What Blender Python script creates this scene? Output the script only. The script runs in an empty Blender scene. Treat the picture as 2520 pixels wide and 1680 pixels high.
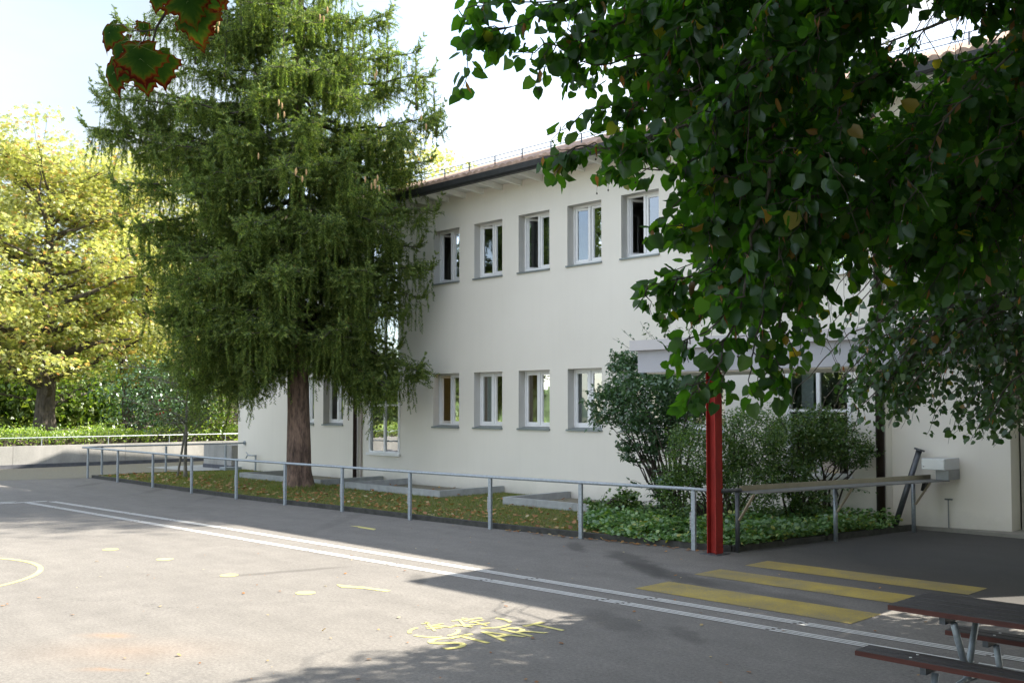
import bpy, math, random
import numpy as np
from mathutils import Vector
SC = bpy.context.scene
COL = SC.collection
random.seed(7)
RNG = np.random.default_rng(11)

# ------------------------------------------------------------------ camera, world, sun, exposure
# World frame: X runs right along the facade, Y runs into the facade, Z up. The code below uses
# s = -X (metres to the left along the facade) and n = Y (metres towards the facade).
CAM_Z = 2.14
YAW = math.radians(44.409)
PITCH = math.atan(100 / 2450.0)
FX = 2450.0
SHIFT = 62.0
_f0 = Vector((-math.cos(YAW), math.sin(YAW), 0.0))
_rt = Vector((math.sin(YAW), math.cos(YAW), 0.0))
_fw = (_f0 * math.cos(PITCH) + Vector((0, 0, math.sin(PITCH)))).normalized()
_up = _rt.cross(_fw)
cam_d = bpy.data.cameras.new("camera")
cam_d.sensor_width = 36.0
cam_d.lens = FX / 2520.0 * 36.0
cam_d.shift_y = SHIFT / 2520.0
cam_d.clip_start = 0.1
cam_d.clip_end = 1500.0
cam = bpy.data.objects.new("camera", cam_d)
COL.objects.link(cam)
cam.location = (0, 0, CAM_Z)
cam.rotation_euler = _fw.to_track_quat('-Z', 'Y').to_euler()
SC.camera = cam

SUN_A, SUN_B = 0.55, 0.885           # metres a shadow slides left / towards the camera per metre of height
SUN_DIR = Vector((SUN_A, SUN_B, 1.0)).normalized()      # towards the sun
SUN_EL = math.asin(SUN_DIR.z)
SUN_ROT = math.atan2(SUN_DIR.x, SUN_DIR.y)
world = bpy.data.worlds.new("World")
SC.world = world
world.use_nodes = True
wn = world.node_tree.nodes
wl = world.node_tree.links
bg = wn["Background"]
sky = wn.new("ShaderNodeTexSky")
sky.sky_type = 'NISHITA'
sky.sun_disc = False
sky.sun_elevation = SUN_EL
sky.sun_rotation = SUN_ROT
sky.air_density = 1.0
sky.dust_density = 0.6
sky.ozone_density = 1.0
tc = wn.new("ShaderNodeTexCoord")
mp = wn.new("ShaderNodeMapping")
mp.inputs['Scale'].default_value = (1.0, 1.0, 3.2)
cn = wn.new("ShaderNodeTexNoise")
cn.inputs['Scale'].default_value = 1.7
cn.inputs['Detail'].default_value = 7
cn.inputs['Roughness'].default_value = 0.55
cr = wn.new("ShaderNodeValToRGB")
cr.color_ramp.elements[0].position = 0.36
cr.color_ramp.elements[0].color = (0.22, 0.22, 0.22, 1)
cr.color_ramp.elements[1].position = 0.66
cr.color_ramp.elements[1].color = (0.92, 0.92, 0.92, 1)
cm = wn.new("ShaderNodeMix")
cm.data_type = 'RGBA'
wl.new(tc.outputs['Generated'], mp.inputs['Vector'])
wl.new(mp.outputs['Vector'], cn.inputs['Vector'])
wl.new(cn.outputs['Fac'], cr.inputs['Fac'])
sxyz = wn.new("ShaderNodeSeparateXYZ"); wl.new(tc.outputs['Generated'], sxyz.inputs[0])
ty = wn.new("ShaderNodeValToRGB")       # the veil is thin in one stretch of sky, thick towards the sun
for _p, _v in ((0.55, 1.0), (0.70, 0.0), (0.84, 1.0)):
    _e = ty.color_ramp.elements.new(_p); _e.color = (_v, _v, _v, 1)
ty.color_ramp.elements[0].color = (1, 1, 1, 1)
my = wn.new("ShaderNodeMath"); my.operation = 'MULTIPLY_ADD'; my.inputs[1].default_value = 0.5; my.inputs[2].default_value = 0.5
wl.new(sxyz.outputs['Y'], my.inputs[0]); wl.new(my.outputs[0], ty.inputs['Fac'])
vm = wn.new("ShaderNodeMath"); vm.operation = 'MULTIPLY'
wl.new(cr.outputs['Color'], vm.inputs[0]); wl.new(ty.outputs['Color'], vm.inputs[1])
wl.new(vm.outputs[0], cm.inputs[0])
pb = wn.new("ShaderNodeMix"); pb.data_type = 'RGBA'      # pale blue with thin wisps
wl.new(cr.outputs['Color'], pb.inputs[0]); pb.inputs[6].default_value = (1.17, 1.47, 1.68, 1); pb.inputs[7].default_value = (1.66, 1.68, 1.68, 1)
iv = wn.new("ShaderNodeMath"); iv.operation = 'SUBTRACT'; iv.inputs[0].default_value = 1.0; wl.new(ty.outputs['Color'], iv.inputs[1])
pm = wn.new("ShaderNodeMix"); pm.data_type = 'RGBA'
wl.new(iv.outputs[0], pm.inputs[0]); wl.new(cm.outputs[2], pm.inputs[6]); wl.new(pb.outputs[2], pm.inputs[7])
wl.new(sky.outputs['Color'], cm.inputs[6])
cm.inputs[7].default_value = (2.75, 2.65, 2.5, 1)       # thin white cloud veil
wl.new(cm.outputs[2], bg.inputs['Color'])      # replaced below once the pale stretch is mixed in
wl.new(pm.outputs[2], bg.inputs['Color'])
bg.inputs['Strength'].default_value = 0.15

sun_d = bpy.data.lights.new("sun", 'SUN')
sun_d.energy = 3.95
sun_d.angle = math.radians(0.5)
sun_d.color = (1.0, 0.92, 0.80)
sun = bpy.data.objects.new("sun", sun_d)
COL.objects.link(sun)
sun.rotation_euler = SUN_DIR.to_track_quat('Z', 'Y').to_euler()
sun.location = (20, 40, 40)

SC.view_settings.view_transform = 'Standard'
SC.view_settings.look = 'None'
SC.view_settings.exposure = 2.0
SC.view_settings.gamma = 1.0
SC.cycles.max_bounces = 8
SC.cycles.transparent_max_bounces = 12

# ------------------------------------------------------------------ picture helpers (photo pixel -> place)
def ray(px, py):
    return _rt * ((px - 1260) / FX) + _up * (-(py - 840 - SHIFT) / FX) + _fw
def onground(px, py, z=0.0):
    d = ray(px, py); t = (z - CAM_Z) / d.z
    return Vector((0, 0, CAM_Z)) + d * t
def onplane(px, py, n):
    d = ray(px, py); t = n / d.y
    return Vector((0, 0, CAM_Z)) + d * t
def atdepth(px, py, dep):
    return Vector((0, 0, CAM_Z)) + ray(px, py) * dep
def project(p):
    q = Vector(p) - Vector((0, 0, CAM_Z)); d = q.dot(_fw)
    if d < 0.05: return (-9e9, 9e9, d)
    return (1260 + FX * q.dot(_rt) / d, 840 + SHIFT - FX * q.dot(_up) / d, d)
def P(s, n, z=0.0): return Vector((-s, n, z))

# ------------------------------------------------------------------ materials
MATS = {}
def _new(name):
    m = bpy.data.materials.new(name); m.use_nodes = True
    MATS[name] = m
    return m, m.node_tree.nodes, m.node_tree.links, m.node_tree.nodes['Principled BSDF']
def noise(nn, ll, scale, detail=4, rough=0.55, coord='Object', sc=(1, 1, 1)):
    t = nn.new("ShaderNodeTexCoord"); mpn = nn.new("ShaderNodeMapping"); mpn.inputs['Scale'].default_value = sc
    n = nn.new("ShaderNodeTexNoise"); n.inputs['Scale'].default_value = scale
    n.inputs['Detail'].default_value = detail; n.inputs['Roughness'].default_value = rough
    ll.new(t.outputs[coord], mpn.inputs['Vector']); ll.new(mpn.outputs['Vector'], n.inputs['Vector'])
    return n
def ramp(nn, ll, src, stops):
    r = nn.new("ShaderNodeValToRGB"); e = r.color_ramp.elements
    while len(e) < len(stops): e.new(0.5)
    for i, (p, c) in enumerate(stops):
        e[i].position = p; e[i].color = (c[0], c[1], c[2], 1) if not isinstance(c, (int, float)) else (c, c, c, 1)
    ll.new(src, r.inputs['Fac'])
    return r
def mixc(nn, ll, fac, a, b, mode='MIX'):
    m = nn.new("ShaderNodeMix"); m.data_type = 'RGBA'; m.blend_type = mode
    for sock, v in ((0, fac), (6, a), (7, b)):
        if hasattr(v, 'links'): ll.new(v, m.inputs[sock])
        elif isinstance(v, (int, float)): m.inputs[sock].default_value = v
        else: m.inputs[sock].default_value = (v[0], v[1], v[2], 1)
    return m.outputs[2]
def bump(nn, ll, bs, src, strength=0.3, dist=0.01):
    b = nn.new("ShaderNodeBump"); b.inputs['Strength'].default_value = strength; b.inputs['Distance'].default_value = dist
    ll.new(src, b.inputs['Height']); ll.new(b.outputs['Normal'], bs.inputs['Normal'])
def simple(name, c, rough=0.6, metal=0.0, var=0.12, scale=6, bmp=0.0, bscale=80, spec=0.4, sc=(1, 1, 1)):
    m, nn, ll, bs = _new(name)
    n = noise(nn, ll, scale, 6, sc=sc)
    lo = [max(0, v * (1 - var)) for v in c]; hi = [min(1, v * (1 + var)) for v in c]
    r = ramp(nn, ll, n.outputs['Fac'], [(0.3, lo), (0.7, hi)])
    ll.new(r.outputs['Color'], bs.inputs['Base Color'])
    bs.inputs['Roughness'].default_value = rough; bs.inputs['Metallic'].default_value = metal
    bs.inputs['Specular IOR Level'].default_value = spec
    if bmp:
        n2 = noise(nn, ll, bscale, 4, sc=sc); bump(nn, ll, bs, n2.outputs['Fac'], bmp)
    return m

def leaf_mat(name, stops, trans=0.35, gloss=0.08, tcol=(1.0, 1.15, 0.35), rough=0.45, tgain=1.6):
    m, nn, ll, bs = _new(name)
    g = nn.new("ShaderNodeNewGeometry")
    r = ramp(nn, ll, g.outputs['Random Per Island'], stops)
    out = nn['Material Output']
    d = nn.new("ShaderNodeBsdfDiffuse"); ll.new(r.outputs['Color'], d.inputs['Color'])
    t = nn.new("ShaderNodeBsdfTranslucent")
    tm = mixc(nn, ll, 1.0, r.outputs['Color'], [v * tgain for v in tcol], 'MULTIPLY')
    ll.new(tm, t.inputs['Color'])
    mx = nn.new("ShaderNodeMixShader"); mx.inputs[0].default_value = trans
    ll.new(d.outputs[0], mx.inputs[1]); ll.new(t.outputs[0], mx.inputs[2])
    gl = nn.new("ShaderNodeBsdfGlossy"); gl.inputs['Roughness'].default_value = rough
    gl.inputs['Color'].default_value = (0.8, 0.85, 0.9, 1)
    mx2 = nn.new("ShaderNodeMixShader"); mx2.inputs[0].default_value = gloss
    ll.new(mx.outputs[0], mx2.inputs[1]); ll.new(gl.outputs[0], mx2.inputs[2])
    ll.new(mx2.outputs[0], out.inputs['Surface'])
    nn.remove(bs)
    return m

def bark_mat(name, c1, c2, sc=(1, 1, 0.25), scale=14):
    m, nn, ll, bs = _new(name)
    n = noise(nn, ll, scale, 8, 0.65, sc=sc)
    r = ramp(nn, ll, n.outputs['Fac'], [(0.32, c1), (0.62, c2)])
    n3 = noise(nn, ll, 1.3, 3)
    r3 = ramp(nn, ll, n3.outputs['Fac'], [(0.4, 0.75), (0.65, 1.2)])
    c = mixc(nn, ll, 1.0, r.outputs['Color'], r3.outputs['Color'], 'MULTIPLY')
    ll.new(c, bs.inputs['Base Color']); bs.inputs['Roughness'].default_value = 0.9
    bump(nn, ll, bs, n.outputs['Fac'], 0.9, 0.03)
    return m

# asphalt with wear, damp streaks and rust
def asphalt():
    m, nn, ll, bs = _new('asphalt')
    big = noise(nn, ll, 0.35, 5, 0.6)
    mid = noise(nn, ll, 3.0, 6, 0.6)
    fine = noise(nn, ll, 30, 8, 0.9)
    spk = noise(nn, ll, 210, 1, 0.5)
    base = ramp(nn, ll, big.outputs['Fac'], [(0.3, (0.152, 0.150, 0.148)), (0.7, (0.182, 0.179, 0.174))])
    c = mixc(nn, ll, 0.35, base.outputs['Color'], ramp(nn, ll, mid.outputs['Fac'], [(0.35, (0.13, 0.128, 0.125)), (0.7, (0.2, 0.196, 0.19))]).outputs['Color'])
    c = mixc(nn, ll, 0.75, c, ramp(nn, ll, fine.outputs['Fac'], [(0.36, 0.5), (0.64, 1.5)]).outputs['Color'], 'MULTIPLY')
    c = mixc(nn, ll, ramp(nn, ll, spk.outputs['Fac'], [(0.69, 0.0), (0.74, 0.8)]).outputs['Color'], c, (0.42, 0.42, 0.40))
    tcn = tcn0 = nn.new("ShaderNodeTexCoord")
    def spot(s, n, rx, ry, soft, warp=0.0, rot=0.0):
        mpn = nn.new("ShaderNodeMapping"); mpn.vector_type = 'TEXTURE'
        mpn.inputs['Location'].default_value = (-s, n, 0); mpn.inputs['Scale'].default_value = (rx, ry, 1)
        mpn.inputs['Rotation'].default_value = (0, 0, rot)
        src = tcn.outputs['Object']
        if warp:
            wv = nn.new("ShaderNodeVectorMath"); wv.operation = 'MULTIPLY_ADD'
            nz = noise(nn, ll, 2.6, 5, 0.65)
            ll.new(nz.outputs['Color'], wv.inputs[0]); wv.inputs[1].default_value = (warp, warp, 0)
            ll.new(tcn.outputs['Object'], wv.inputs[2]); src = wv.outputs[0]
        ll.new(src, mpn.inputs['Vector'])
        ln = nn.new("ShaderNodeVectorMath"); ln.operation = 'LENGTH'
        sp = nn.new("ShaderNodeVectorMath"); sp.operation = 'MULTIPLY'; sp.inputs[1].default_value = (1, 1, 0)
        ll.new(mpn.outputs['Vector'], sp.inputs[0]); ll.new(sp.outputs[0], ln.inputs[0])
        return ramp(nn, ll, ln.outputs['Value'], [(1 - soft, 1.0), (1.0, 0.0)]).outputs['Color']
    c = mixc(nn, ll, 1.0, c, (1.10, 1.06, 1.0), 'MULTIPLY')
    # rust marks
    for (s, n, rx, ry, k, rt) in ((9.3, 4.03, 0.42, 0.2, 0.4, 0.75), (9.2, 4.06, 0.12, 0.03, 0.45, 0.75), (8.1, 3.5, 0.42, 0.12, 0.36, 0.75), (8.6, 3.9, 1.6, .8, .16, .8)):
        f = spot(s, n, rx, ry, 0.99, 0.22, rt); f = mixc(nn, ll, 1.0, f, f, 'MULTIPLY')
        f = mixc(nn, ll, 1.0, f, (k, k, k), 'MULTIPLY')
        c = mixc(nn, ll, f, c, (0.36, 0.19, 0.08))
    sm = noise(nn, ll, 1.1, 6, 0.65, sc=(0.35, 1.6, 1))
    c = mixc(nn, ll, 0.5, c, ramp(nn, ll, sm.outputs['Fac'], [(0.32, 0.8), (0.6, 1.06)]).outputs['Color'], 'MULTIPLY')
    vo = nn.new("ShaderNodeTexVoronoi"); vo.feature = 'DISTANCE_TO_EDGE'; vo.inputs['Scale'].default_value = .22
    wv0 = nn.new("ShaderNodeVectorMath"); wv0.operation = 'MULTIPLY_ADD'; nz0 = noise(nn, ll, 1.6, 6, 0.7)
    ll.new(nz0.outputs['Color'], wv0.inputs[0]); wv0.inputs[1].default_value = (1.6, 1.6, 0); ll.new(tcn0.outputs['Object'], wv0.inputs[2]); ll.new(wv0.outputs[0], vo.inputs['Vector'])
    ck = ramp(nn, ll, vo.outputs['Distance'], [(0.0, 0.5), (0.0035, 0.0)]).outputs['Color']
    msk = ramp(nn, ll, noise(nn, ll, .3, 3).outputs['Fac'], [(0.52, 0.0), (0.6, 1.0)]).outputs['Color']
    c = mixc(nn, ll, mixc(nn, ll, 1.0, ck, msk, 'MULTIPLY'), c, (0.04, 0.04, 0.038))
    # soft-edged darker area of asphalt towards the entrance
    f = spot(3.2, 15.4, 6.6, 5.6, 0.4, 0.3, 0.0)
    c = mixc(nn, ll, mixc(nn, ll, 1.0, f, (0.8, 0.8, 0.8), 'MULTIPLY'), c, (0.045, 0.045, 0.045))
    # damp, darker tongues
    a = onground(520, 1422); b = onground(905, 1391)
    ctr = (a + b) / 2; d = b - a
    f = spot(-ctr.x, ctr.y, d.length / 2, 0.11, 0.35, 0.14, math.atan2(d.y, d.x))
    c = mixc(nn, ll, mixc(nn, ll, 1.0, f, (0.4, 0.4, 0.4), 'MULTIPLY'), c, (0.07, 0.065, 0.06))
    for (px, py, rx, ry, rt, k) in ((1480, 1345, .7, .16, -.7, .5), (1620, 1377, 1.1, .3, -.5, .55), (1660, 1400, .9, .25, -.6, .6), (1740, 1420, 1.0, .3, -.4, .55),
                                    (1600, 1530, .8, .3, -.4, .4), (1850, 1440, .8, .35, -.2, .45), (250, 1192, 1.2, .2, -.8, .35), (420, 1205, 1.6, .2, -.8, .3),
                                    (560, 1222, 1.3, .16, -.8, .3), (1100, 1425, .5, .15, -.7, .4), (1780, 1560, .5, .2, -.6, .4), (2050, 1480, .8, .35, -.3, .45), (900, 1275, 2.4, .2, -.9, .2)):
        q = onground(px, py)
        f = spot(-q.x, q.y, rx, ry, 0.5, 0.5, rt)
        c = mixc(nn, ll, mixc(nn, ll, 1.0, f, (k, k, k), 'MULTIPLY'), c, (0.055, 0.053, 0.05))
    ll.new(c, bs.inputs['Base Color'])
    bs.inputs['Roughness'].default_value = 0.92; bs.inputs['Specular IOR Level'].default_value = 0.25
    bump(nn, ll, bs, fine.outputs['Fac'], 0.45, 0.006)
    return m
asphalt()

def plaster():
    m, nn, ll, bs = _new('plaster')
    big = noise(nn, ll, 0.5, 4, 0.5)
    fine = noise(nn, ll, 120, 3, 0.6)
    streak = noise(nn, ll, 1.2, 5, 0.6, sc=(2.5, 1, 0.25))
    c = ramp(nn, ll, big.outputs['Fac'], [(0.3, (0.78, 0.74, 0.665)), (0.7, (0.83, 0.79, 0.715))]).outputs['Color']
    c = mixc(nn, ll, 0.4, c, ramp(nn, ll, streak.outputs['Fac'], [(0.35, 0.985), (0.65, 1.01)]).outputs['Color'], 'MULTIPLY')
    st = noise(nn, ll, 3.0, 6, 0.6, sc=(3.5, 1, 0.12))
    c = mixc(nn, ll, 0.5, c, ramp(nn, ll, st.outputs['Fac'], [(0.25, 0.965), (0.5, 1.0)]).outputs['Color'], 'MULTIPLY')
    pt = noise(nn, ll, 7, 3, 0.5)
    c = mixc(nn, ll, ramp(nn, ll, pt.outputs['Fac'], [(0.76, 0.0), (0.8, 0.25)]).outputs['Color'], c, (0.5, 0.49, 0.46))
    # splash dirt near the ground
    tcn = nn.new("ShaderNodeTexCoord"); sx = nn.new("ShaderNodeSeparateXYZ"); ll.new(tcn.outputs['Object'], sx.inputs[0])
    ad = nn.new("ShaderNodeMath"); ad.operation = 'ADD'; ll.new(sx.outputs['Z'], ad.inputs[0])
    nz = noise(nn, ll, 2.2, 5, 0.7); sc_ = nn.new("ShaderNodeMath"); sc_.operation = 'MULTIPLY'; sc_.inputs[1].default_value = 0.5
    ll.new(nz.outputs['Fac'], sc_.inputs[0]); ll.new(sc_.outputs[0], ad.inputs[1])
    f = ramp(nn, ll, ad.outputs[0], [(0.3, 0.35), (0.62, 0.0)]).outputs['Color']
    c = mixc(nn, ll, f, c, (0.42, 0.40, 0.36))
    ll.new(c, bs.inputs['Base Color']); bs.inputs['Roughness'].default_value = 0.9
    bs.inputs['Specular IOR Level'].default_value = 0.2
    bump(nn, ll, bs, fine.outputs['Fac'], 0.25, 0.004)
plaster()
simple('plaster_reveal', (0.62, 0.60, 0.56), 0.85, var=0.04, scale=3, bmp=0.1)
simple('render_grey', (0.40, 0.405, 0.44), 0.7, var=0.05, scale=2, bmp=0.08)
simple('render_light', (0.52, 0.505, 0.52), 0.6, var=0.04, scale=2, bmp=0.05)
simple('soffit_paint', (0.72, 0.72, 0.68), 0.6, var=0.05, scale=3)
simple('rafter_paint', (0.86, 0.85, 0.80), 0.6, var=0.04)
simple('white_frame', (0.82, 0.82, 0.82), 0.4, var=0.03)
simple('sill_metal', (0.22, 0.25, 0.25), 0.45, 0.3, var=0.08)
simple('gutter_metal', (0.035, 0.036, 0.038), 0.5, 0.3, var=0.2)
simple('downpipe_metal', (0.055, 0.04, 0.035), 0.5, 0.2, var=0.2)
simple('cable_pipe', (0.42, 0.36, 0.34), 0.5, 0.1, var=0.1)
simple('roof_tile', (0.36, 0.25, 0.19), 0.85, var=0.35, scale=5, bmp=0.3, bscale=40)
simple('galvanised', (0.33, 0.37, 0.41), 0.42, 0.35, var=0.18, scale=25, spec=0.5)
simple('galvanised_dark', (0.12, 0.13, 0.145), 0.45, 0.6, var=0.2, scale=15)
simple('white_rubber', (0.55, 0.53, 0.52), 0.6, var=0.05)
simple('red_paint', (0.30, 0.022, 0.016), 0.75, var=0.28, scale=7, spec=0.4, bmp=.1, bscale=60, sc=(1, 1, .4))
simple('kerb_stone', (0.055, 0.055, 0.05), 0.9, var=0.35, scale=9, bmp=0.4, bscale=50)
simple('pale_concrete', (0.36, 0.37, 0.37), 0.85, var=0.15, scale=5, bmp=0.25, bscale=60)
simple('wall_footing', (0.09, 0.095, 0.11), 0.8, var=0.2, scale=6)
simple('dark_room', (0.26, 0.25, 0.22), 0.9, var=0.1)
simple('curtain', (0.34, 0.38, 0.38), 0.9, var=0.1, scale=20, sc=(6, 1, .2))
simple('door_paint', (0.42, 0.40, 0.35), 0.5, var=0.05)
simple('mailbox_metal', (0.52, 0.54, 0.57), 0.35, 0.6, var=0.05)
simple('bench_wood', (0.052, 0.046, 0.045), 0.5, var=0.35, scale=5, bmp=0.25, bscale=30, sc=(0.6, 9, 9), spec=0.35)
simple('bench_edge', (0.095, 0.028, 0.021), 0.5, var=0.25, scale=5, sc=(0.8, 6, 6))
simple('brace_wood', (0.42, 0.36, 0.26), 0.6, var=0.12, scale=8, sc=(1, 1, .3))
simple('shelf_board', (0.30, 0.27, 0.19), 0.6, var=0.1)
simple('shelf_metal', (0.25, 0.26, 0.27), 0.4, 0.5, var=0.12)
simple('black_plastic', (0.02, 0.02, 0.02), 0.5)
simple('board_wood', (0.30, 0.23, 0.17), 0.8, var=0.3, scale=9, sc=(6, 6, .4))
simple('white_line', (0.62, 0.62, 0.60), 0.7, var=0.12, scale=14)
simple('blue_plastic', (0.03, 0.09, 0.45), 0.4)
simple('white_paint', (0.7, 0.7, 0.7), 0.5)
simple('gravel_soil', (0.20, 0.185, 0.14), 0.95, var=0.4, scale=28, bmp=0.5, bscale=60)
simple('wooded_slope', (0.05, 0.08, 0.03), 1.0, var=.6, scale=.8, bmp=1.0, bscale=1.2)
simple('apple_red', (0.5, 0.05, 0.03), 0.4)
simple('leaf_vein', (0.20, 0.26, 0.08), 0.6, var=.05)
simple('cone_brown', (0.38, 0.25, 0.11), 0.8, var=0.3, scale=60)

def worn_paint(name, c, c2, lo=0.38, hi=0.5, under=(0.15, 0.15, 0.145)):
    m, nn, ll, bs = _new(name)
    a = noise(nn, ll, 1.6, 6, 0.6); b = noise(nn, ll, 60, 4, 0.7)
    col = ramp(nn, ll, a.outputs['Fac'], [(0.35, c), (0.65, c2)]).outputs['Color']
    w = mixc(nn, ll, 0.45, b.outputs['Color'], a.outputs['Color'])
    f = ramp(nn, ll, w, [(lo, 0.75), (hi, 0.0)]).outputs['Color']
    ll.new(mixc(nn, ll, f, col, under), bs.inputs['Base Color'])
    bs.inputs['Roughness'].default_value = 0.8; bs.inputs['Specular IOR Level'].default_value = 0.25
    bump(nn, ll, bs, b.outputs['Fac'], 0.3, 0.004)
worn_paint('yellow_stripe_paint', (0.36, 0.27, 0.045), (0.44, 0.34, 0.08), 0.42, 0.58)
worn_paint('pale_yellow_paint', (0.55, 0.50, 0.17), (0.62, 0.57, 0.24), 0.38, 0.52)

def concrete():
    m, nn, ll, bs = _new('board_concrete')
    a = noise(nn, ll, 1.1, 6, 0.65, sc=(1, 1, 0.5)); b = noise(nn, ll, 35, 4, 0.7)
    c = ramp(nn, ll, a.outputs['Fac'], [(0.3, (0.24, 0.24, 0.225)), (0.7, (0.40, 0.39, 0.37))]).outputs['Color']
    c = mixc(nn, ll, 0.5, c, ramp(nn, ll, b.outputs['Fac'], [(0.35, 0.75), (0.6, 1.1)]).outputs['Color'], 'MULTIPLY')
    ll.new(c, bs.inputs['Base Color']); bs.inputs['Roughness'].default_value = 0.9
    bump(nn, ll, bs, b.outputs['Fac'], 0.3, 0.01)
concrete()

def lawn_mat():
    m, nn, ll, bs = _new('lawn_soil')
    a = noise(nn, ll, 0.9, 5, 0.6); b = noise(nn, ll, 40, 5, 0.75)
    c = ramp(nn, ll, a.outputs['Fac'], [(0.35, (0.075, 0.10, 0.03)), (0.62, (0.15, 0.135, 0.06))]).outputs['Color']
    c = mixc(nn, ll, 0.8, c, ramp(nn, ll, b.outputs['Fac'], [(0.3, 0.4), (0.7, 1.5)]).outputs['Color'], 'MULTIPLY')
    ll.new(c, bs.inputs['Base Color']); bs.inputs['Roughness'].default_value = 1.0
    bump(nn, ll, bs, b.outputs['Fac'], 0.8, 0.03)
lawn_mat()

def glass_mat(name, refl=0.14, tint=(0.86, 0.9, 0.88)):
    m, nn, ll, bs = _new(name)
    out = nn['Material Output']
    lw = nn.new("ShaderNodeLayerWeight"); lw.inputs['Blend'].default_value = 0.32
    r = ramp(nn, ll, lw.outputs['Fresnel'], [(0.0, refl), (0.8, min(1, refl + 0.6))])
    tr = nn.new("ShaderNodeBsdfTransparent"); tr.inputs['Color'].default_value = (*tint, 1)
    gl = nn.new("ShaderNodeBsdfGlossy"); gl.inputs['Roughness'].default_value = 0.012; gl.inputs['Color'].default_value = (0.95, 0.97, 1, 1)
    nz = noise(nn, ll, 1.6, 2); b = nn.new("ShaderNodeBump"); b.inputs['Strength'].default_value = 0.05; b.inputs['Distance'].default_value = 0.05
    ll.new(nz.outputs['Fac'], b.inputs['Height']); ll.new(b.outputs['Normal'], gl.inputs['Normal'])
    mx = nn.new("ShaderNodeMixShader")
    ll.new(r.outputs['Color'], mx.inputs[0]); ll.new(tr.outputs[0], mx.inputs[1]); ll.new(gl.outputs[0], mx.inputs[2])
    ll.new(mx.outputs[0], out.inputs['Surface']); nn.remove(bs)
glass_mat('window_glass')
glass_mat('mirror_glass', 0.55)

bark_mat('spruce_bark', (0.055, 0.035, 0.028), (0.26, 0.17, 0.125))
bark_mat('dark_bark', (0.03, 0.025, 0.02), (0.12, 0.10, 0.08))
bark_mat('grey_bark', (0.09, 0.085, 0.07), (0.26, 0.24, 0.20))

leaf_mat('spruce_needles', [(0.0, (0.045, 0.075, 0.028)), (0.45, (0.11, 0.16, 0.045)), (0.8, (0.20, 0.25, 0.065)), (0.97, (0.28, 0.31, 0.08)), (1.0, (0.16, 0.09, 0.05))], 0.32, 0.02, (0.88, 1.0, 0.42), 0.5, 2.5)
leaf_mat('chestnut_leaves', [(0.0, (0.17, 0.20, 0.045)), (0.5, (0.36, 0.40, 0.125)), (0.86, (0.52, 0.51, 0.20)), (0.95, (0.52, 0.37, 0.15)), (1.0, (0.44, 0.20, 0.08))], 0.5, 0.05, (1.0, 1.0, 0.6), 0.5, 1.7)
leaf_mat('green_leaves', [(0.0, (0.045, 0.095, 0.022)), (0.6, (0.08, 0.155, 0.035)), (1.0, (0.15, 0.2, 0.045))], 0.35, 0.07)
leaf_mat('wood_leaves', [(0.0, (0.06, 0.11, 0.025)), (0.6, (0.13, 0.19, 0.045)), (1.0, (0.24, 0.27, 0.07))], 0.4, 0.05)
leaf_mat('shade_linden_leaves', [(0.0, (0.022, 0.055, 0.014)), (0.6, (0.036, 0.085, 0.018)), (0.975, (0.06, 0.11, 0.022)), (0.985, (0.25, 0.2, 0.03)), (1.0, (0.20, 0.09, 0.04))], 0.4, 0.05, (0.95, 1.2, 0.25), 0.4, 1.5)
leaf_mat('apple_leaves', [(0.0, (0.07, 0.10, 0.04)), (0.6, (0.12, 0.16, 0.06)), (1.0, (0.2, 0.2, 0.08))], 0.35, 0.07)
leaf_mat('hedge_leaves', [(0.0, (0.10, 0.17, 0.025)), (0.6, (0.22, 0.31, 0.05)), (1.0, (0.36, 0.42, 0.09))], 0.4, 0.08)
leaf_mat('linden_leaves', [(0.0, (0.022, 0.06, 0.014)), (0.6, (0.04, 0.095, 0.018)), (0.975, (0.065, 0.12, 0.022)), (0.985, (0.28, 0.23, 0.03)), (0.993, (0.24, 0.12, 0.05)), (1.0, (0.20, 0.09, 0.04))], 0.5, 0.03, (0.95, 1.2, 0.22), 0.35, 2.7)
leaf_mat('dogwood_leaves', [(0.0, (0.038, 0.09, 0.034)), (0.7, (0.068, 0.145, 0.052)), (1.0, (0.09, 0.16, 0.055))], 0.25, 0.1, (1, 1.1, .4), 0.4)
leaf_mat('privet_leaves', [(0.0, (0.055, 0.11, 0.025)), (0.7, (0.11, 0.20, 0.045)), (1.0, (0.2, 0.28, 0.06))], 0.35, 0.08)
leaf_mat('cover_leaves', [(0.0, (0.09, 0.19, 0.07)), (0.7, (0.18, 0.32, 0.11)), (0.92, (0.28, 0.40, 0.10)), (1.0, (0.4, 0.33, 0.05))], 0.3, 0.1)
leaf_mat('fallen_leaves', [(0.0, (0.22, 0.10, 0.04)), (0.5, (0.36, 0.17, 0.06)), (0.8, (0.42, 0.30, 0.12)), (1.0, (0.5, 0.45, 0.3))], 0.2, 0.05, (1, .9, .5))
leaf_mat('grass_blades', [(0.0, (0.10, 0.15, 0.03)), (0.6, (0.19, 0.22, 0.05)), (0.85, (0.30, 0.27, 0.09)), (1.0, (0.36, 0.30, 0.13))], 0.3, 0.04)
leaf_mat('linden_bract', [(0.0, (0.3, 0.12, 0.05)), (1.0, (0.42, 0.24, 0.11))], 0.45, 0.03, (1, .9, .5))

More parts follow.
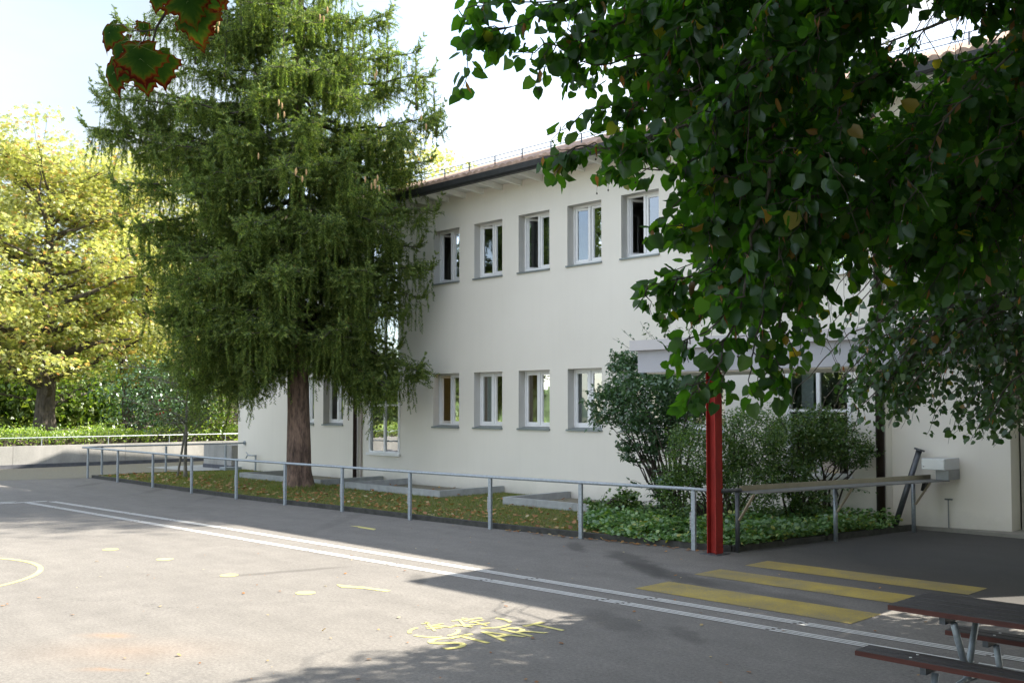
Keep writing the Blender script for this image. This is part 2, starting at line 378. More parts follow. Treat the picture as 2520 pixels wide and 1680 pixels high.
def maple_mat():
    m, nn, ll, bs = _new('maple_leaf')
    at = nn.new("ShaderNodeAttribute"); at.attribute_name = 'edge'
    nz = noise(nn, ll, 13, 6, 0.75)
    ad = nn.new("ShaderNodeMath"); ad.operation = 'MULTIPLY_ADD'; ad.inputs[1].default_value = 1.0
    sb = nn.new("ShaderNodeMath"); sb.operation = 'SUBTRACT'; sb.inputs[1].default_value = 0.5
    ll.new(nz.outputs['Fac'], sb.inputs[0]); ll.new(sb.outputs[0], ad.inputs[0]); ll.new(at.outputs['Fac'], ad.inputs[2])
    r = ramp(nn, ll, ad.outputs[0], [(0.0, (0.018, 0.05, 0.014)), (0.62, (0.032, 0.075, 0.016)), (0.78, (0.075, 0.11, 0.018)), (0.9, (0.15, 0.03, 0.012)), (1.0, (0.07, 0.01, 0.01))])
    out = nn['Material Output']
    d = nn.new("ShaderNodeBsdfDiffuse"); ll.new(r.outputs['Color'], d.inputs['Color'])
    t = nn.new("ShaderNodeBsdfTranslucent")
    ll.new(mixc(nn, ll, 1.0, r.outputs['Color'], (1.7, 1.7, 0.7), 'MULTIPLY'), t.inputs['Color'])
    mx = nn.new("ShaderNodeMixShader"); mx.inputs[0].default_value = 0.45
    ll.new(d.outputs[0], mx.inputs[1]); ll.new(t.outputs[0], mx.inputs[2]); ll.new(mx.outputs[0], out.inputs['Surface'])
    nn.remove(bs)
maple_mat()
def emit(name, c, k):
    m, nn, ll, bs = _new(name)
    bs.inputs['Emission Color'].default_value = (*c, 1); bs.inputs['Emission Strength'].default_value = k
    bs.inputs['Base Color'].default_value = (*c, 1)
emit('lamp_glow', (1.0, 0.72, 0.22), 5.0)

# ------------------------------------------------------------------ mesh builder
class MB:
    def __init__(self): self.v = []; self.f = []
    def box(self, a, b):
        x0, y0, z0 = a; x1, y1, z1 = b; i = len(self.v)
        self.v += [(x0, y0, z0), (x1, y0, z0), (x1, y1, z0), (x0, y1, z0), (x0, y0, z1), (x1, y0, z1), (x1, y1, z1), (x0, y1, z1)]
        self.f += [(i, i+3, i+2, i+1), (i+4, i+5, i+6, i+7), (i, i+1, i+5, i+4), (i+1, i+2, i+6, i+5), (i+2, i+3, i+7, i+6), (i+3, i, i+4, i+7)]
        return self
    def sbox(self, s0, s1, n0, n1, z0, z1):
        return self.box((-max(s0, s1), min(n0, n1), min(z0, z1)), (-min(s0, s1), max(n0, n1), max(z0, z1)))
    def quad(self, *p):
        i = len(self.v); self.v += [tuple(q) for q in p]; self.f.append(tuple(range(i, i + len(p)))); return self
    def prism(self, pts, z0, z1):
        i = len(self.v); k = len(pts)
        self.v += [(x, y, z0) for x, y in pts] + [(x, y, z1) for x, y in pts]
        self.f.append(tuple(i + j for j in range(k))[::-1]); self.f.append(tuple(i + k + j for j in range(k)))
        for j in range(k): self.f.append((i + j, i + (j+1) % k, i + k + (j+1) % k, i + k + j))
        return self
    def beam(self, a, b, w, h, up=Vector((0, 0, 1))):
        a = Vector(a); b = Vector(b); d = (b - a).normalized()
        if abs(d.dot(up)) > 0.99: up = Vector((1, 0, 0))
        r = d.cross(up).normalized(); u = r.cross(d).normalized(); i = len(self.v)
        for p in (a, b):
            for sx, sy in ((-1, -1), (1, -1), (1, 1), (-1, 1)): self.v.append(tuple(p + r * (sx * w / 2) + u * (sy * h / 2)))
        self.f += [(i, i+1, i+2, i+3), (i+7, i+6, i+5, i+4)] + [(i+j, i+4+j, i+4+(j+1) % 4, i+(j+1) % 4) for j in range(4)]
        return self
    def tube(self, pts, rad, sides=8, caps=True):
        pts = [Vector(p) for p in pts]
        if not hasattr(rad, '__len__'): rad = [rad] * len(pts)
        i0 = len(self.v); ref = None
        for k, p in enumerate(pts):
            d = (pts[min(k+1, len(pts)-1)] - pts[max(k-1, 0)]).normalized()
            if ref is None:
                ref = Vector((0, 0, 1)) if abs(d.z) < 0.9 else Vector((1, 0, 0))
            r = d.cross(ref).normalized(); ref = r.cross(d).normalized()
            for j in range(sides):
                a = 2 * math.pi * j / sides
                self.v.append(tuple(p + (r * math.cos(a) + ref * math.sin(a)) * rad[k]))
        for k in range(len(pts) - 1):
            for j in range(sides):
                a = i0 + k * sides + j; b = i0 + k * sides + (j+1) % sides
                self.f.append((a, b, b + sides, a + sides))
        if caps:
            self.f.append(tuple(i0 + j for j in range(sides))[::-1])
            e = i0 + (len(pts)-1) * sides; self.f.append(tuple(e + j for j in range(sides)))
        return self
    def disc(self, c, r, z, k=24, ry=None):
        ry = ry or r
        return self.quad(*[(c[0] + r * math.cos(2*math.pi*j/k), c[1] + ry * math.sin(2*math.pi*j/k), z) for j in range(k)])
    def build(self, name, mat, parent=None, smooth=False, bevel=0.0):
        me = bpy.data.meshes.new(name); me.from_pydata(self.v, [], self.f); me.update()
        o = bpy.data.objects.new(name, me); COL.objects.link(o)
        if mat: me.materials.append(MATS[mat])
        if smooth: me.polygons.foreach_set('use_smooth', [True] * len(me.polygons))
        if parent is not None:
            o.parent = parent
            o.matrix_parent_inverse = ROOTINV.get(parent.name, IDM)
        if bevel:
            md = o.modifiers.new('bevel', 'BEVEL'); md.width = bevel; md.segments = 2; md.limit_method = 'ANGLE'
        return o
from mathutils import Matrix
IDM = Matrix.Identity(4)
ROOTINV = {}
def tag(o, label=None, cat=None, group=None, kind=None):
    if label: o['label'] = label
    if cat: o['category'] = cat
    if group: o['group'] = group
    if kind: o['kind'] = kind
    return o
def thing(name, label, cat, loc=(0, 0, 0), group=None):
    """Empty at the thing's base; its parts are meshes given in world coordinates."""
    o = bpy.data.objects.new(name, None); COL.objects.link(o); o.location = loc
    ROOTINV[o.name] = Matrix.Translation(Vector(loc)).inverted()
    return tag(o, label, cat, group)
def copy_tree(o, parent=None):
    c = o.copy(); COL.objects.link(c); c.parent = parent
    if parent is not None: c.matrix_parent_inverse = o.matrix_parent_inverse.copy()
    for ch in list(o.children): copy_tree(ch, c)
    return c

def raw_mesh(name, V, F, mat, parent=None, attr=None):
    """V (N,3) float array, F (M,k) int array."""
    me = bpy.data.meshes.new(name); k = F.shape[1]
    me.vertices.add(len(V)); me.vertices.foreach_set('co', V.astype(np.float32).ravel())
    me.loops.add(F.size); me.loops.foreach_set('vertex_index', F.astype(np.int32).ravel())
    me.polygons.add(len(F)); me.polygons.foreach_set('loop_start', np.arange(0, F.size, k, dtype=np.int32))
    me.polygons.foreach_set('loop_total', np.full(len(F), k, dtype=np.int32))
    me.update(calc_edges=True); me.materials.append(MATS[mat])
    if attr is not None:
        a = me.attributes.new('edge', 'FLOAT', 'POINT'); a.data.foreach_set('value', attr.astype(np.float32))
    o = bpy.data.objects.new(name, me); COL.objects.link(o)
    if parent is not None:
        o.parent = parent; o.matrix_parent_inverse = ROOTINV.get(parent.name, IDM)
    return o
def unit(a): return a / np.maximum(np.linalg.norm(a, axis=1, keepdims=True), 1e-9)
def frames(d, nrm):
    """columns: x = across, y = along d, z = normal"""
    d = unit(d); x = unit(np.cross(d, nrm)); z = np.cross(x, d)
    return np.stack([x, d, z], axis=2)
def scatter(name, TV, TF, pos, d, nrm, size, mat, parent=None):
    if len(pos) == 0: return None
    R = frames(d, nrm); size = np.asarray(size).reshape(-1, 1, 1) if np.ndim(size) == 1 else np.asarray(size).reshape(-1, 1, 3)
    V = np.einsum('nij,nkj->nki', R, TV[None] * size) + pos[:, None, :]
    n = len(pos); k = len(TV)
    F = (TF[None] + (np.arange(n) * k)[:, None, None]).reshape(-1, TF.shape[1])
    return raw_mesh(name, V.reshape(-1, 3), F, mat, parent)
# leaf templates (unit length along +y)
HEART = (np.array([(0, .02, 0), (.33, -.03, .07), (.50, .30, .10), (.34, .70, .06), (0, 1, -.14), (-.34, .70, .02), (-.50, .30, .05), (-.33, -.03, .04), (0, .38, -.03)]),
         np.array([(0, 1, 2, 8), (8, 2, 3, 4), (0, 8, 6, 7), (8, 4, 5, 6)]))
OVAL = (np.array([(0, 0, 0), (.26, .4, .05), (0, 1, -.06), (-.26, .4, .05)]), np.array([(0, 1, 2, 3)]))
def palm():
    v = [(0, 0, 0)]; f = []
    for a, L in ((-75, .7), (-38, .95), (0, 1.1), (38, .95), (75, .7)):
        c, s_ = math.cos(math.radians(a)), math.sin(math.radians(a)); i = len(v)
        for (x, y, z) in ((.16, .6, -.04), (0, 1, -.16), (-.16, .6, -.04)):
            v.append(((x * c + y * s_) * L, (-x * s_ + y * c) * L, z))
        f.append((0, i, i+1, i+2))
    return np.array(v, float), np.array(f)
PALM = palm()
def lobed():
    v = [(0, .15, 0)]; k = 12; f = []
    for j in range(k):
        a = 2*math.pi*j/k; r = .5 if j % 2 else .36
        v.append((r*math.sin(a), .4 + r*math.cos(a), .04*math.cos(3*a)))
    v[0] = (0, .4, .05)
    for j in range(0, k, 2): f.append((0, 1 + (j-1) % k, 1 + j, 1 + (j+1) % k))
    return np.array(v, float), np.array(f)
LOBED = lobed()
def twig_template(nodes=9, spread=.19, w=.07, seed=3):
    """needled twig, unit length along +y: thin spine with rings of blades pointing forward"""
    r = np.random.default_rng(seed); v = []; f = []
    for i in range(nodes):
        y = i / nodes
        for j in range(3):
            a = 2*math.pi*(j/3 + .17*i) + r.uniform(-.3, .3)
            L = spread * r.uniform(.75, 1.2) * (1 - .35*y); c, s_ = math.cos(a), math.sin(a)
            base = np.array([0, y, 0]); tip = np.array([c*L, y + .16, s_*L]); side = np.array([-s_, 0, c]) * w
            k = len(v); v += [tuple(base - side*.5), tuple(base + side*.5), tuple(tip)]
            f.append((k, k+1, k+2))
    return np.array(v), np.array(f)
def rdir(n, rng=RNG):
    return unit(rng.normal(size=(n, 3)))

# ================================================================== SETTING
g = MB(); X0, X1, Y0, Y1 = -160, 120, -80, 200
g.quad((X0, Y0, 0), (X1, Y0, 0), (X1, Y1, 0), (X0, Y1, 0))
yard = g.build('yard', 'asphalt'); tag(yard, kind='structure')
# gravelly margin in front of the concrete wall
m = MB(); m.quad(*[P(s, n, .004) for s, n in ((37.1, -8), (37.1, 27), (31.0, 27), (30.75, 11.95), (31.4, 9.7), (33.0, 0), (34, -8))])
tag(m.build('gravel_margin', 'gravel_soil'), kind='structure')
m = MB(); m.sbox(37.3, 150, -75, 190, -.5, .62)
tag(m.build('raised_ground', 'lawn_soil'), kind='structure')
m = MB(); m.quad(*[P(s, n, .008) for s, n in ((34.6, 15.6), (34.6, 18.4), (30.9, 18.4), (30.9, 15.9))])
tag(m.build('paving_slab', 'pale_concrete'), kind='structure')

POSTS = [(30.62, 12.0), (28.33, 11.95), (25.82, 11.84), (23.45, 11.76), (21.19, 11.74), (19.17, 11.8), (17.14, 11.9), (14.98, 11.95), (12.86, 12.06), (10.89, 12.24), (8.83, 12.47)]
kerb_line = [(s, n + .16) for s, n in POSTS] + [(8.35, 12.75)]
lawn_poly = kerb_line + [(7.6, 17.4), (30.85, 17.1), (30.3, 16.6), (30.8, 14.5)]
m = MB(); m.quad(*[P(s, n, .05) for s, n in lawn_poly]); tag(m.build('lawn', 'lawn_soil'), kind='structure')
k = MB()
far_edge = [(30.62, 12.16), (30.9, 13.6), (30.55, 15.0), (30.3, 16.3)]
kl = kerb_line
for a, b in zip(kl[:-1], kl[1:]): k.beam(P(*a, .035), P(*b, .035), .09, .11)
for a, b in zip(far_edge[:-1], far_edge[1:]): k.beam(P(*a, .03), P(*b, .03), .08, .09)
k.beam(P(8.35, 12.75, .035), P(7.62, 17.3, .035), .1, .11)
k.build('lawn_kerb', 'kerb_stone'); tag(bpy.data.objects['lawn_kerb'], 'dark weathered stone edging between the asphalt yard and the lawn', 'kerb')

# ================================================================== SCHOOL BUILDING
FN = 17.1
bld = thing('school_building', 'long two storey cream plastered school with tiled roof and small recessed windows', 'building', (-18, 20, 0))
wins = []      # s_left, s_right, z0, z1, kind
for i in range(10):
    sr = 19.42 - 1.617 * i
    if sr < 8.7: 
        if i not in (7, 8): continue
    wins.append((sr + 1.04, sr, 5.43, 6.84, 'up', i)) if i < 6 else None
for i in range(6):
    sr = 19.42 - 1.617 * i
    wins.append((sr + 1.04, sr, 1.63, 3.03, 'low', i))
for i, sr in enumerate((24.62, 26.16)):
    wins.append((sr + 1.04, sr, 5.43, 6.84, 'up', 10 + i)); wins.append((sr + 1.04, sr, 1.63, 3.03, 'low', 10 + i))
stair = (23.31, 21.89, .84, 6.86)
lowR = (9.95, 8.63, .86, 3.0)
upR = (9.95, 8.52, 4.63, 6.85)
holes = [(w[1], w[0], w[2], w[3]) for w in wins] + [(stair[1], stair[0], stair[2], stair[3]), (lowR[1], lowR[0], lowR[2], lowR[3]), (upR[1], upR[0], upR[2], upR[3]), (1.0, 8.0, 0.0, 3.3)]
SR, SL = 1.0, 30.78
ZT = 7.70
ss = sorted(set([SR, SL] + [h[0] for h in holes] + [h[1] for h in holes]))
zs = sorted(set([0.0, ZT] + [h[2] for h in holes] + [h[3] for h in holes]))
w = MB()
for a, b in zip(ss[:-1], ss[1:]):
    for c, d in zip(zs[:-1], zs[1:]):
        cs, cz = (a + b)/2, (c + d)/2
        if any(h[0] < cs < h[1] and h[2] < cz < h[3] for h in holes): continue
        w.quad(P(b, FN, c), P(a, FN, c), P(a, FN, d), P(b, FN, d))
BN = 31.0
w.quad(P(SL, FN, 0), P(SL, FN, ZT), P(SL, 22.2, 9.95), P(SL, BN, 9.2), P(SL, BN, 0))
w.quad(P(SR, FN, 0), P(SR, BN, 0), P(SR, BN, 9.2), P(SR, 22.2, 9.95), P(SR, FN, ZT))
w.quad(P(SL, BN, 0), P(SL, BN, 9.2), P(SR, BN, 9.2), P(SR, BN, 0))
w.build('wall', 'plaster', bld)
# set-back ground floor wall beside the entrance
w = MB()
A2, B2 = (8.0, 17.36), (6.13, 17.75)
w.prism([(-A2[0], A2[1]), (-B2[0], B2[1]), (-B2[0], B2[1] + .42), (-A2[0], A2[1] + .42)], 0, 3.3)
w.sbox(6.13, 1.0, 18.23, 18.4, 0, 3.3)
w.sbox(8.12, 8.0, 17.12, 17.8, 0, 3.3)
w.build('entrance_wall', 'plaster', bld)
d_ = MB(); d_.sbox(6.10, 6.02, 18.14, 18.22, 0, 2.9); d_.sbox(5.98, 4.8, 18.16, 18.22, 0, 2.6)
d_.build('entrance_door', 'door_paint', bld)
DEP = .30
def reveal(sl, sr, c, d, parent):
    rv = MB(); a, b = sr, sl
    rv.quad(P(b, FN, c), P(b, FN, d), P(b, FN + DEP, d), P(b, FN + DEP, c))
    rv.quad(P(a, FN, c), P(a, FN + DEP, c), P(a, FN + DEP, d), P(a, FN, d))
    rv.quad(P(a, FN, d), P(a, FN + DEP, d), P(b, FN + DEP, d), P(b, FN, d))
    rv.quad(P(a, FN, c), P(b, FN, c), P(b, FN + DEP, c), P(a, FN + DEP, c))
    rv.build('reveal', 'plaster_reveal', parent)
inn = MB()
inn.sbox(SL - .05, SR + .05, FN + .31, 23.4, 3.35, 3.55); inn.sbox(SL - .05, SR + .05, FN + .02, 23.4, 7.25, 7.35)
inn.sbox(SL - .05, SR + .05, FN + .31, 23.4, .0, .06)
inn.sbox(SL - .05, SR + .05, 23.4, 23.5, .06, 7.25)
for s_ in (30.6, 23.6, 21.6, 16.0, 10.4, 8.2, 3):
    inn.sbox(s_ + .05, s_ - .05, FN + .31, 23.4, .06, 3.35); inn.sbox(s_ + .05, s_ - .05, FN + .31, 23.4, 3.55, 7.25)
inn.build('interior', 'dark_room', bld)

def frame_ring(mb, s0, s1, z0, z1, n0, n1, t):
    s0, s1 = max(s0, s1), min(s0, s1)
    mb.sbox(s0, s0 - t, n0, n1, z0, z1); mb.sbox(s1 + t, s1, n0, n1, z0, z1)
    mb.sbox(s0 - t, s1 + t, n0, n1, z0, z0 + t); mb.sbox(s0 - t, s1 + t, n0, n1, z1 - t, z1)
def casement(hinge_s, sgn, width, z0, z1, n, ang, root, glass='window_glass'):
    """sash hinged at hinge_s, reaching sgn*width along s, turned inwards by ang"""
    h = P(hinge_s, n, 0); c, s_ = math.cos(ang), math.sin(ang)
    ax = Vector((-sgn * c, s_, 0)); nn_ = Vector((sgn * s_, c, 0))
    if nn_.y < 0: nn_ = -nn_
    def pt(u, v, z): return h + ax * u + nn_ * v + Vector((0, 0, z))
    m = MB(); t = .055
    for (u0, u1, a, b) in ((0, t, z0, z1), (width - t, width, z0, z1), (t, width - t, z0, z0 + t), (t, width - t, z1 - t, z1)):
        i = len(m.v)
        m.v += [tuple(pt(*q)) for q in ((u0, -.025, a), (u1, -.025, a), (u1, .025, a), (u0, .025, a), (u0, -.025, b), (u1, -.025, b), (u1, .025, b), (u0, .025, b))]
        m.f += [(i, i+3, i+2, i+1), (i+4, i+5, i+6, i+7), (i, i+1, i+5, i+4), (i+1, i+2, i+6, i+5), (i+2, i+3, i+7, i+6), (i+3, i, i+4, i+7)]
    m.build('sash', 'white_frame', root)
    p = MB(); p.quad(pt(t, 0, z0 + t), pt(width - t, 0, z0 + t), pt(width - t, 0, z1 - t), pt(t, 0, z1 - t))
    p.build('pane', glass, root)
for (sl, sr, z0, z1, kind, i) in wins:
    f = MB(); n0 = FN + .215
    zb = z0 + .045
    frame_ring(f, sl, sr, zb, z1, n0, n0 + .07, .05)
    mid = (sl + sr) / 2 + .02
    f.sbox(mid + .03, mid - .03, n0 - .012, n0 + .06, zb + .05, z1 - .05)
    wo = f.build('window', 'white_frame', bld)
    oa = {'up': {0: 1.2, 1: .32, 2: 1.0, 3: .25, 4: 1.15, 5: .9}, 'low': {0: 1.3}}[kind].get(i, 0.0)
    wd = sl - .05 - (mid + .03)
    casement(sl - .052, -1, wd - .004, zb + .052, z1 - .052, n0 + .035, oa, wo)
    ob = .06 if kind == 'up' and i in (0, 3) else 0.0
    casement(sr + .052, 1, (mid - .03) - (sr + .05) - .004, zb + .052, z1 - .052, n0 + .035, ob, wo)
    s_ = MB()
    s_.quad(P(sl + .03, FN - .045, z0), P(sr - .015, FN - .045, z0), P(sr - .015, n0, z0 + .04), P(sl + .03, n0, z0 + .04))
    s_.quad(P(sl + .03, FN - .045, z0), P(sl + .03, FN - .045, z0 - .035), P(sr - .015, FN - .045, z0 - .035), P(sr - .015, FN - .045, z0))
    s_.quad(P(sr - .015, FN - .045, z0), P(sr - .015, FN - .045, z0 - .035), P(sr - .015, FN - .002, z0 - .035), P(sr - .015, FN - .002, z0 + .01))
    s_.quad(P(sl + .03, FN - .045, z0), P(sl + .03, FN - .002, z0 + .01), P(sl + .03, FN - .002, z0 - .035), P(sl + .03, FN - .045, z0 - .035))
    s_.quad(P(sl + .03, FN - .045, z0 - .035), P(sl + .03, FN - .002, z0 - .035), P(sr - .015, FN - .002, z0 - .035), P(sr - .015, FN - .045, z0 - .035))
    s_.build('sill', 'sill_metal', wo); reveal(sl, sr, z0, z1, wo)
def big_window(s0, s1, z0, z1, trans, glass, name='window', curt=True):
    f = MB(); n0 = FN - .02
    frame_ring(f, s0, s1, z0, z1, n0, n0 + .12, .07)
    mid = (s0 + s1)/2
    f.sbox(mid + .035, mid - .035, n0 + .02, n0 + .09, z0 + .07, z1 - .07)
    zl = [z0 + .07] + list(trans) + [z1 - .07]
    for t in trans:
        f.sbox(s0 - .07, mid + .035, n0 + .03, n0 + .08, t - .025, t + .025); f.sbox(mid - .035, s1 + .07, n0 + .03, n0 + .08, t - .025, t + .025)
    wo = f.build(name, 'white_frame', bld)
    for a, b in zip(zl[:-1], zl[1:]):
        for u, v in ((s0 - .07, mid + .035), (mid - .035, s1 + .07)):
            p = MB(); p.quad(P(u, n0 + .055, a), P(v, n0 + .055, a), P(v, n0 + .055, b), P(u, n0 + .055, b)); p.build('pane', glass, wo)
    s_ = MB(); s_.sbox(s0 + .04, s1 - .04, FN - .09, FN - .021, z0 - .05, z0 + .02); s_.build('sill', 'white_frame', wo)
    return wo
big_window(*stair, (2.2, 3.6, 5.2), 'mirror_glass')
big_window(*lowR, (2.08,), 'window_glass')
big_window(*upR, (5.7,), 'mirror_glass')
for (a0, a1, z0_, z1_) in ((17.85, 17.6, 5.5, 6.8), (19.9, 19.42, 6.3, 6.8), (16.6, 16.25, 5.5, 6.8), (15.6, 15.3, 1.7, 3.0), (18.75, 18.5, 1.7, 3.0)):
    cu = MB(); cu.sbox(a0, a1, 17.48, 17.5, z0_, z1_); cu.build('curtain', 'curtain', bld)
cu = MB(); cu.sbox(9.85, 9.6, 17.5, 17.54, .95, 2.95); cu.build('curtain', 'curtain', bld)
# roof
p_ = .374
rf = MB(); per = .23; N_ = int((32.0 - SR) / per) * 6
rows = [(16.18, 7.86), (22.2, 7.86 + 6.02 * p_), (31.0 + .7, 7.86 + 6.02 * p_ - .75)]
idx = []
for (n_, z_) in rows:
    rowi = []
    for j in range(N_ + 1):
        s_ = 32.0 - (32.0 - SR) * j / N_
        ph = (j % 6) / 6.0
        zz = z_ + .05 * abs(math.sin(math.pi * ph))
        rowi.append(len(rf.v)); rf.v.append((-s_, n_, zz))
    idx.append(rowi)
for r0, r1 in zip(idx[:-1], idx[1:]):
    for j in range(N_): rf.f.append((r0[j], r0[j+1], r1[j+1], r1[j]))
base = []
for j in range(N_ + 1):
    s_ = 32.0 - (32.0 - SR) * j / N_; base.append(len(rf.v)); rf.v.append((-s_, 16.18, 7.80))
for j in range(N_): rf.f.append((base[j], base[j+1], idx[0][j+1], idx[0][j]))
roof = rf.build('roof', 'roof_tile', bld)
un = MB()
un.quad(P(32.0, 16.2, 7.79), P(SR, 16.2, 7.79), P(SR, 22.2, 7.79 + 6 * p_), P(32.0, 22.2, 7.79 + 6 * p_))
un.quad(P(32.0, FN - .004, ZT), P(SR, FN - .004, ZT), P(SR, 16.32, 7.74), P(32.0, 16.32, 7.74))
un.quad(P(32.0, 16.2, 7.79), P(32.0, 22.2, 7.79 + 6*p_), P(32.0, 22.2, 7.62 + 6*p_), P(32.0, 16.2, 7.62))
un.build('soffit', 'soffit_paint', bld)
s_ = 30.9
raf = MB()
s_ = 19.88 + .685 * 15
cnt = 0
while s_ > 3:
    r_ = MB()
    r_.quad(P(s_ + .04, 16.34, 7.61), P(s_ - .04, 16.34, 7.61), P(s_ - .04, FN - .003, 7.56), P(s_ + .04, FN - .003, 7.56))
    r_.quad(P(s_ + .04, 16.34, 7.61), P(s_ + .04, FN - .003, 7.56), P(s_ + .04, FN - .003, 7.695), P(s_ + .04, 16.34, 7.735))
    r_.quad(P(s_ - .04, 16.34, 7.61), P(s_ - .04, FN - .003, 7.56), P(s_ - .04, FN - .003, 7.695), P(s_ - .04, 16.34, 7.735))
    r_.quad(P(s_ + .04, 16.34, 7.61), P(s_ - .04, 16.34, 7.61), P(s_ - .04, 16.34, 7.735), P(s_ + .04, 16.34, 7.735))
    r_.build('rafter_end', 'rafter_paint', bld); s_ -= .685
gt = MB()
prof = [(16.33, 7.80), (16.33, 7.66), (16.29, 7.62), (16.18, 7.62), (16.14, 7.67), (16.13, 7.80)]
for (a, b), (c, d) in zip(prof[:-1], prof[1:]): gt.quad(P(32.0, a, b), P(SR, a, b), P(SR, c, d), P(32.0, c, d))
gt.quad(*[P(32.0, a, b) for a, b in prof])
gt.build('gutter', 'gutter_metal', bld)
for sp in (23.87, 8.05):
    dp = MB(); dp.tube([P(sp, 16.23, 7.62), P(sp, 16.4, 7.45), P(sp, FN - .1, 7.25), P(sp, FN - .1, 0.02)], .058 if sp > 20 else .075, 12)
    o = dp.build('downpipe', 'downpipe_metal', bld, smooth=True)
    for z_ in (2.1, 3.2, 5.2):
        c_ = MB(); c_.tube([P(sp, FN - .1, z_), P(sp, FN - .1, z_ + .04)], .07 if sp > 20 else .087, 12); c_.build('pipe_clip', 'downpipe_metal', o)
cp = MB(); cp.tube([P(23.66, FN - .03, .02), P(23.66, FN - .03, 2.45)], .022, 6); cp.build('cable_pipe', 'cable_pipe', bld)
sg = MB()
for (dn, dz) in ((.55, .16), (.55, .27)):
    sg.tube([P(31.2, 16.2 + dn, 7.86 + dn * p_ + dz), P(SR + .3, 16.2 + dn, 7.86 + dn * p_ + dz)], .009, 5)
s_ = 31.0
while s_ > 5:
    sg.beam(P(s_, 16.75, 7.86 + .55 * p_), P(s_, 16.75, 7.86 + .55 * p_ + .28), .015, .03); s_ -= .95
sg.build('snow_guard', 'galvanised_dark', bld)
# taller stair wing to the right, mostly hidden behind the linden
tw = MB(); tw.sbox(4.6, 1.02, FN + .02, 23, 3.31, 9.15); tw.sbox(4.65, .97, 15.95, 23.3, 9.15, 9.3)
tw.build('stair_wing', 'plaster', bld)
tw = MB(); tw.sbox(-6.01, -16, -10, 28.5, 0, 8.2); tw.sbox(-5.4, -16.6, -10.6, 29, 8.201, 8.5); tw.build('added_shade_wing', 'plaster', bld)  # unseen block added out of frame to cut sky light on the right
# interior of lit lower window: warm pendant and small things on the sill
lt = MB(); lt.tube([P(17.2, 20.2, 2.62), P(17.2, 20.2, 2.70)], .20, 16)
lamp = lt.build('pendant_lamp', 'lamp_glow'); tag(lamp, 'warm yellow lamp glowing inside the third ground floor window right of the downpipe', 'lamp')
ld = bpy.data.lights.new('lamp_light', 'POINT'); ld.energy = 9; ld.color = (1.0, .7, .2); ld.shadow_soft_size = .15
lo = bpy.data.objects.new('lamp_light', ld); COL.objects.link(lo); lo.location = P(17.2, 20.2, 2.5); lo.parent = lamp
bt = thing('detergent_bottle', 'white bottle with blue label on the inner sill of the lamp lit window', 'bottle', P(16.72, 17.5, 1.72))
b_ = MB(); b_.tube([P(16.74, 17.52, 1.70), P(16.74, 17.52, 1.84), P(16.77, 17.52, 1.93)], [.035, .035, .012], 10); b_.build('body', 'white_paint', bt)
b_ = MB(); b_.tube([P(16.74, 17.52, 1.76), P(16.75, 17.52, 1.85)], .037, 10); b_.build('label_band', 'blue_plastic', bt)
rp = thing('red_pot', 'small red pot on the sill of the fourth upper window', 'pot', P(14.98, 17.5, 5.5))
b_ = MB(); b_.tube([P(14.98, 17.5, 5.48), P(14.98, 17.5, 5.6)], [.04, .05], 10); b_.build('pot', 'red_paint', rp)

# light well kerbs
def lightwell(sl, sr, nf, z, label):
    t = thing('light_well', label, 'light well', P((sl+sr)/2, nf, 0), 'light wells along the foot of the school wall')
    a = MB(); s_ = sl
    while s_ > sr + .05:
        e = max(sr, s_ - 1.02); a.sbox(s_, e + .006, nf, nf + .1, -.02, z); s_ = e
    a.build('front_kerb', 'pale_concrete', t)
    for q, side in ((sl, 0), (sr + .1, 1)):
        a = MB(); a.sbox(q, q - .1, nf + .101, FN - .03, -.02, z + (.0 if side == 0 else .003)); a.build('side_kerb', 'pale_concrete', t)
    a = MB(); a.quad(P(sl - .1, nf + .1, .06), P(sr + .1, nf + .1, .06), P(sr + .1, FN - .03, .06), P(sl - .1, FN - .03, .06)); a.build('gravel_fill', 'gravel_soil', t)
lightwell(26.9, 22.6, 15.0, .21, 'low concrete light well kerb behind the spruce trunk')
lightwell(21.5, 17.7, 15.0, .21, 'low concrete light well kerb at the downpipe, right of the spruce')
lightwell(15.6, 11.6, 15.0, .21, 'low concrete light well kerb beside the dogwood shrub')

# ================================================================== CANOPY + COLUMN
cy = thing('entrance_canopy', 'pale grey flat canopy with projecting coping on a red steel column', 'canopy', P(6.5, 12.9, 2.7))
a = MB(); a.sbox(9.60, 3.3, 12.12, 13.75, 2.672, 3.008); a.build('fascia', 'render_grey', cy)
a = MB(); a.sbox(9.69, 3.2, 12.03, 13.85, 3.01, 3.165); a.build('coping', 'render_light', cy)
a = MB(); a.sbox(9.5, 3.4, 12.22, 13.65, 2.655, 2.671); a.build('ceiling', 'rafter_paint', cy)
cl = thing('steel_column', 'bright red painted steel beam column holding up the grey canopy', 'column', P(8.4, 12.4, 0))
# H section, flanges facing left/right along s
a = MB(); zt = 2.654
a.sbox(8.48, 8.465, 12.30, 12.48, 0, zt); a.sbox(8.335, 8.32, 12.30, 12.48, 0, zt); a.sbox(8.465, 8.335, 12.384, 12.396, 0, zt)
a.build('beam', 'red_paint', cl, bevel=.003)
a = MB(); a.sbox(8.55, 8.25, 12.22, 12.56, .0, .012); a.build('base_plate', 'galvanised_dark', cl)

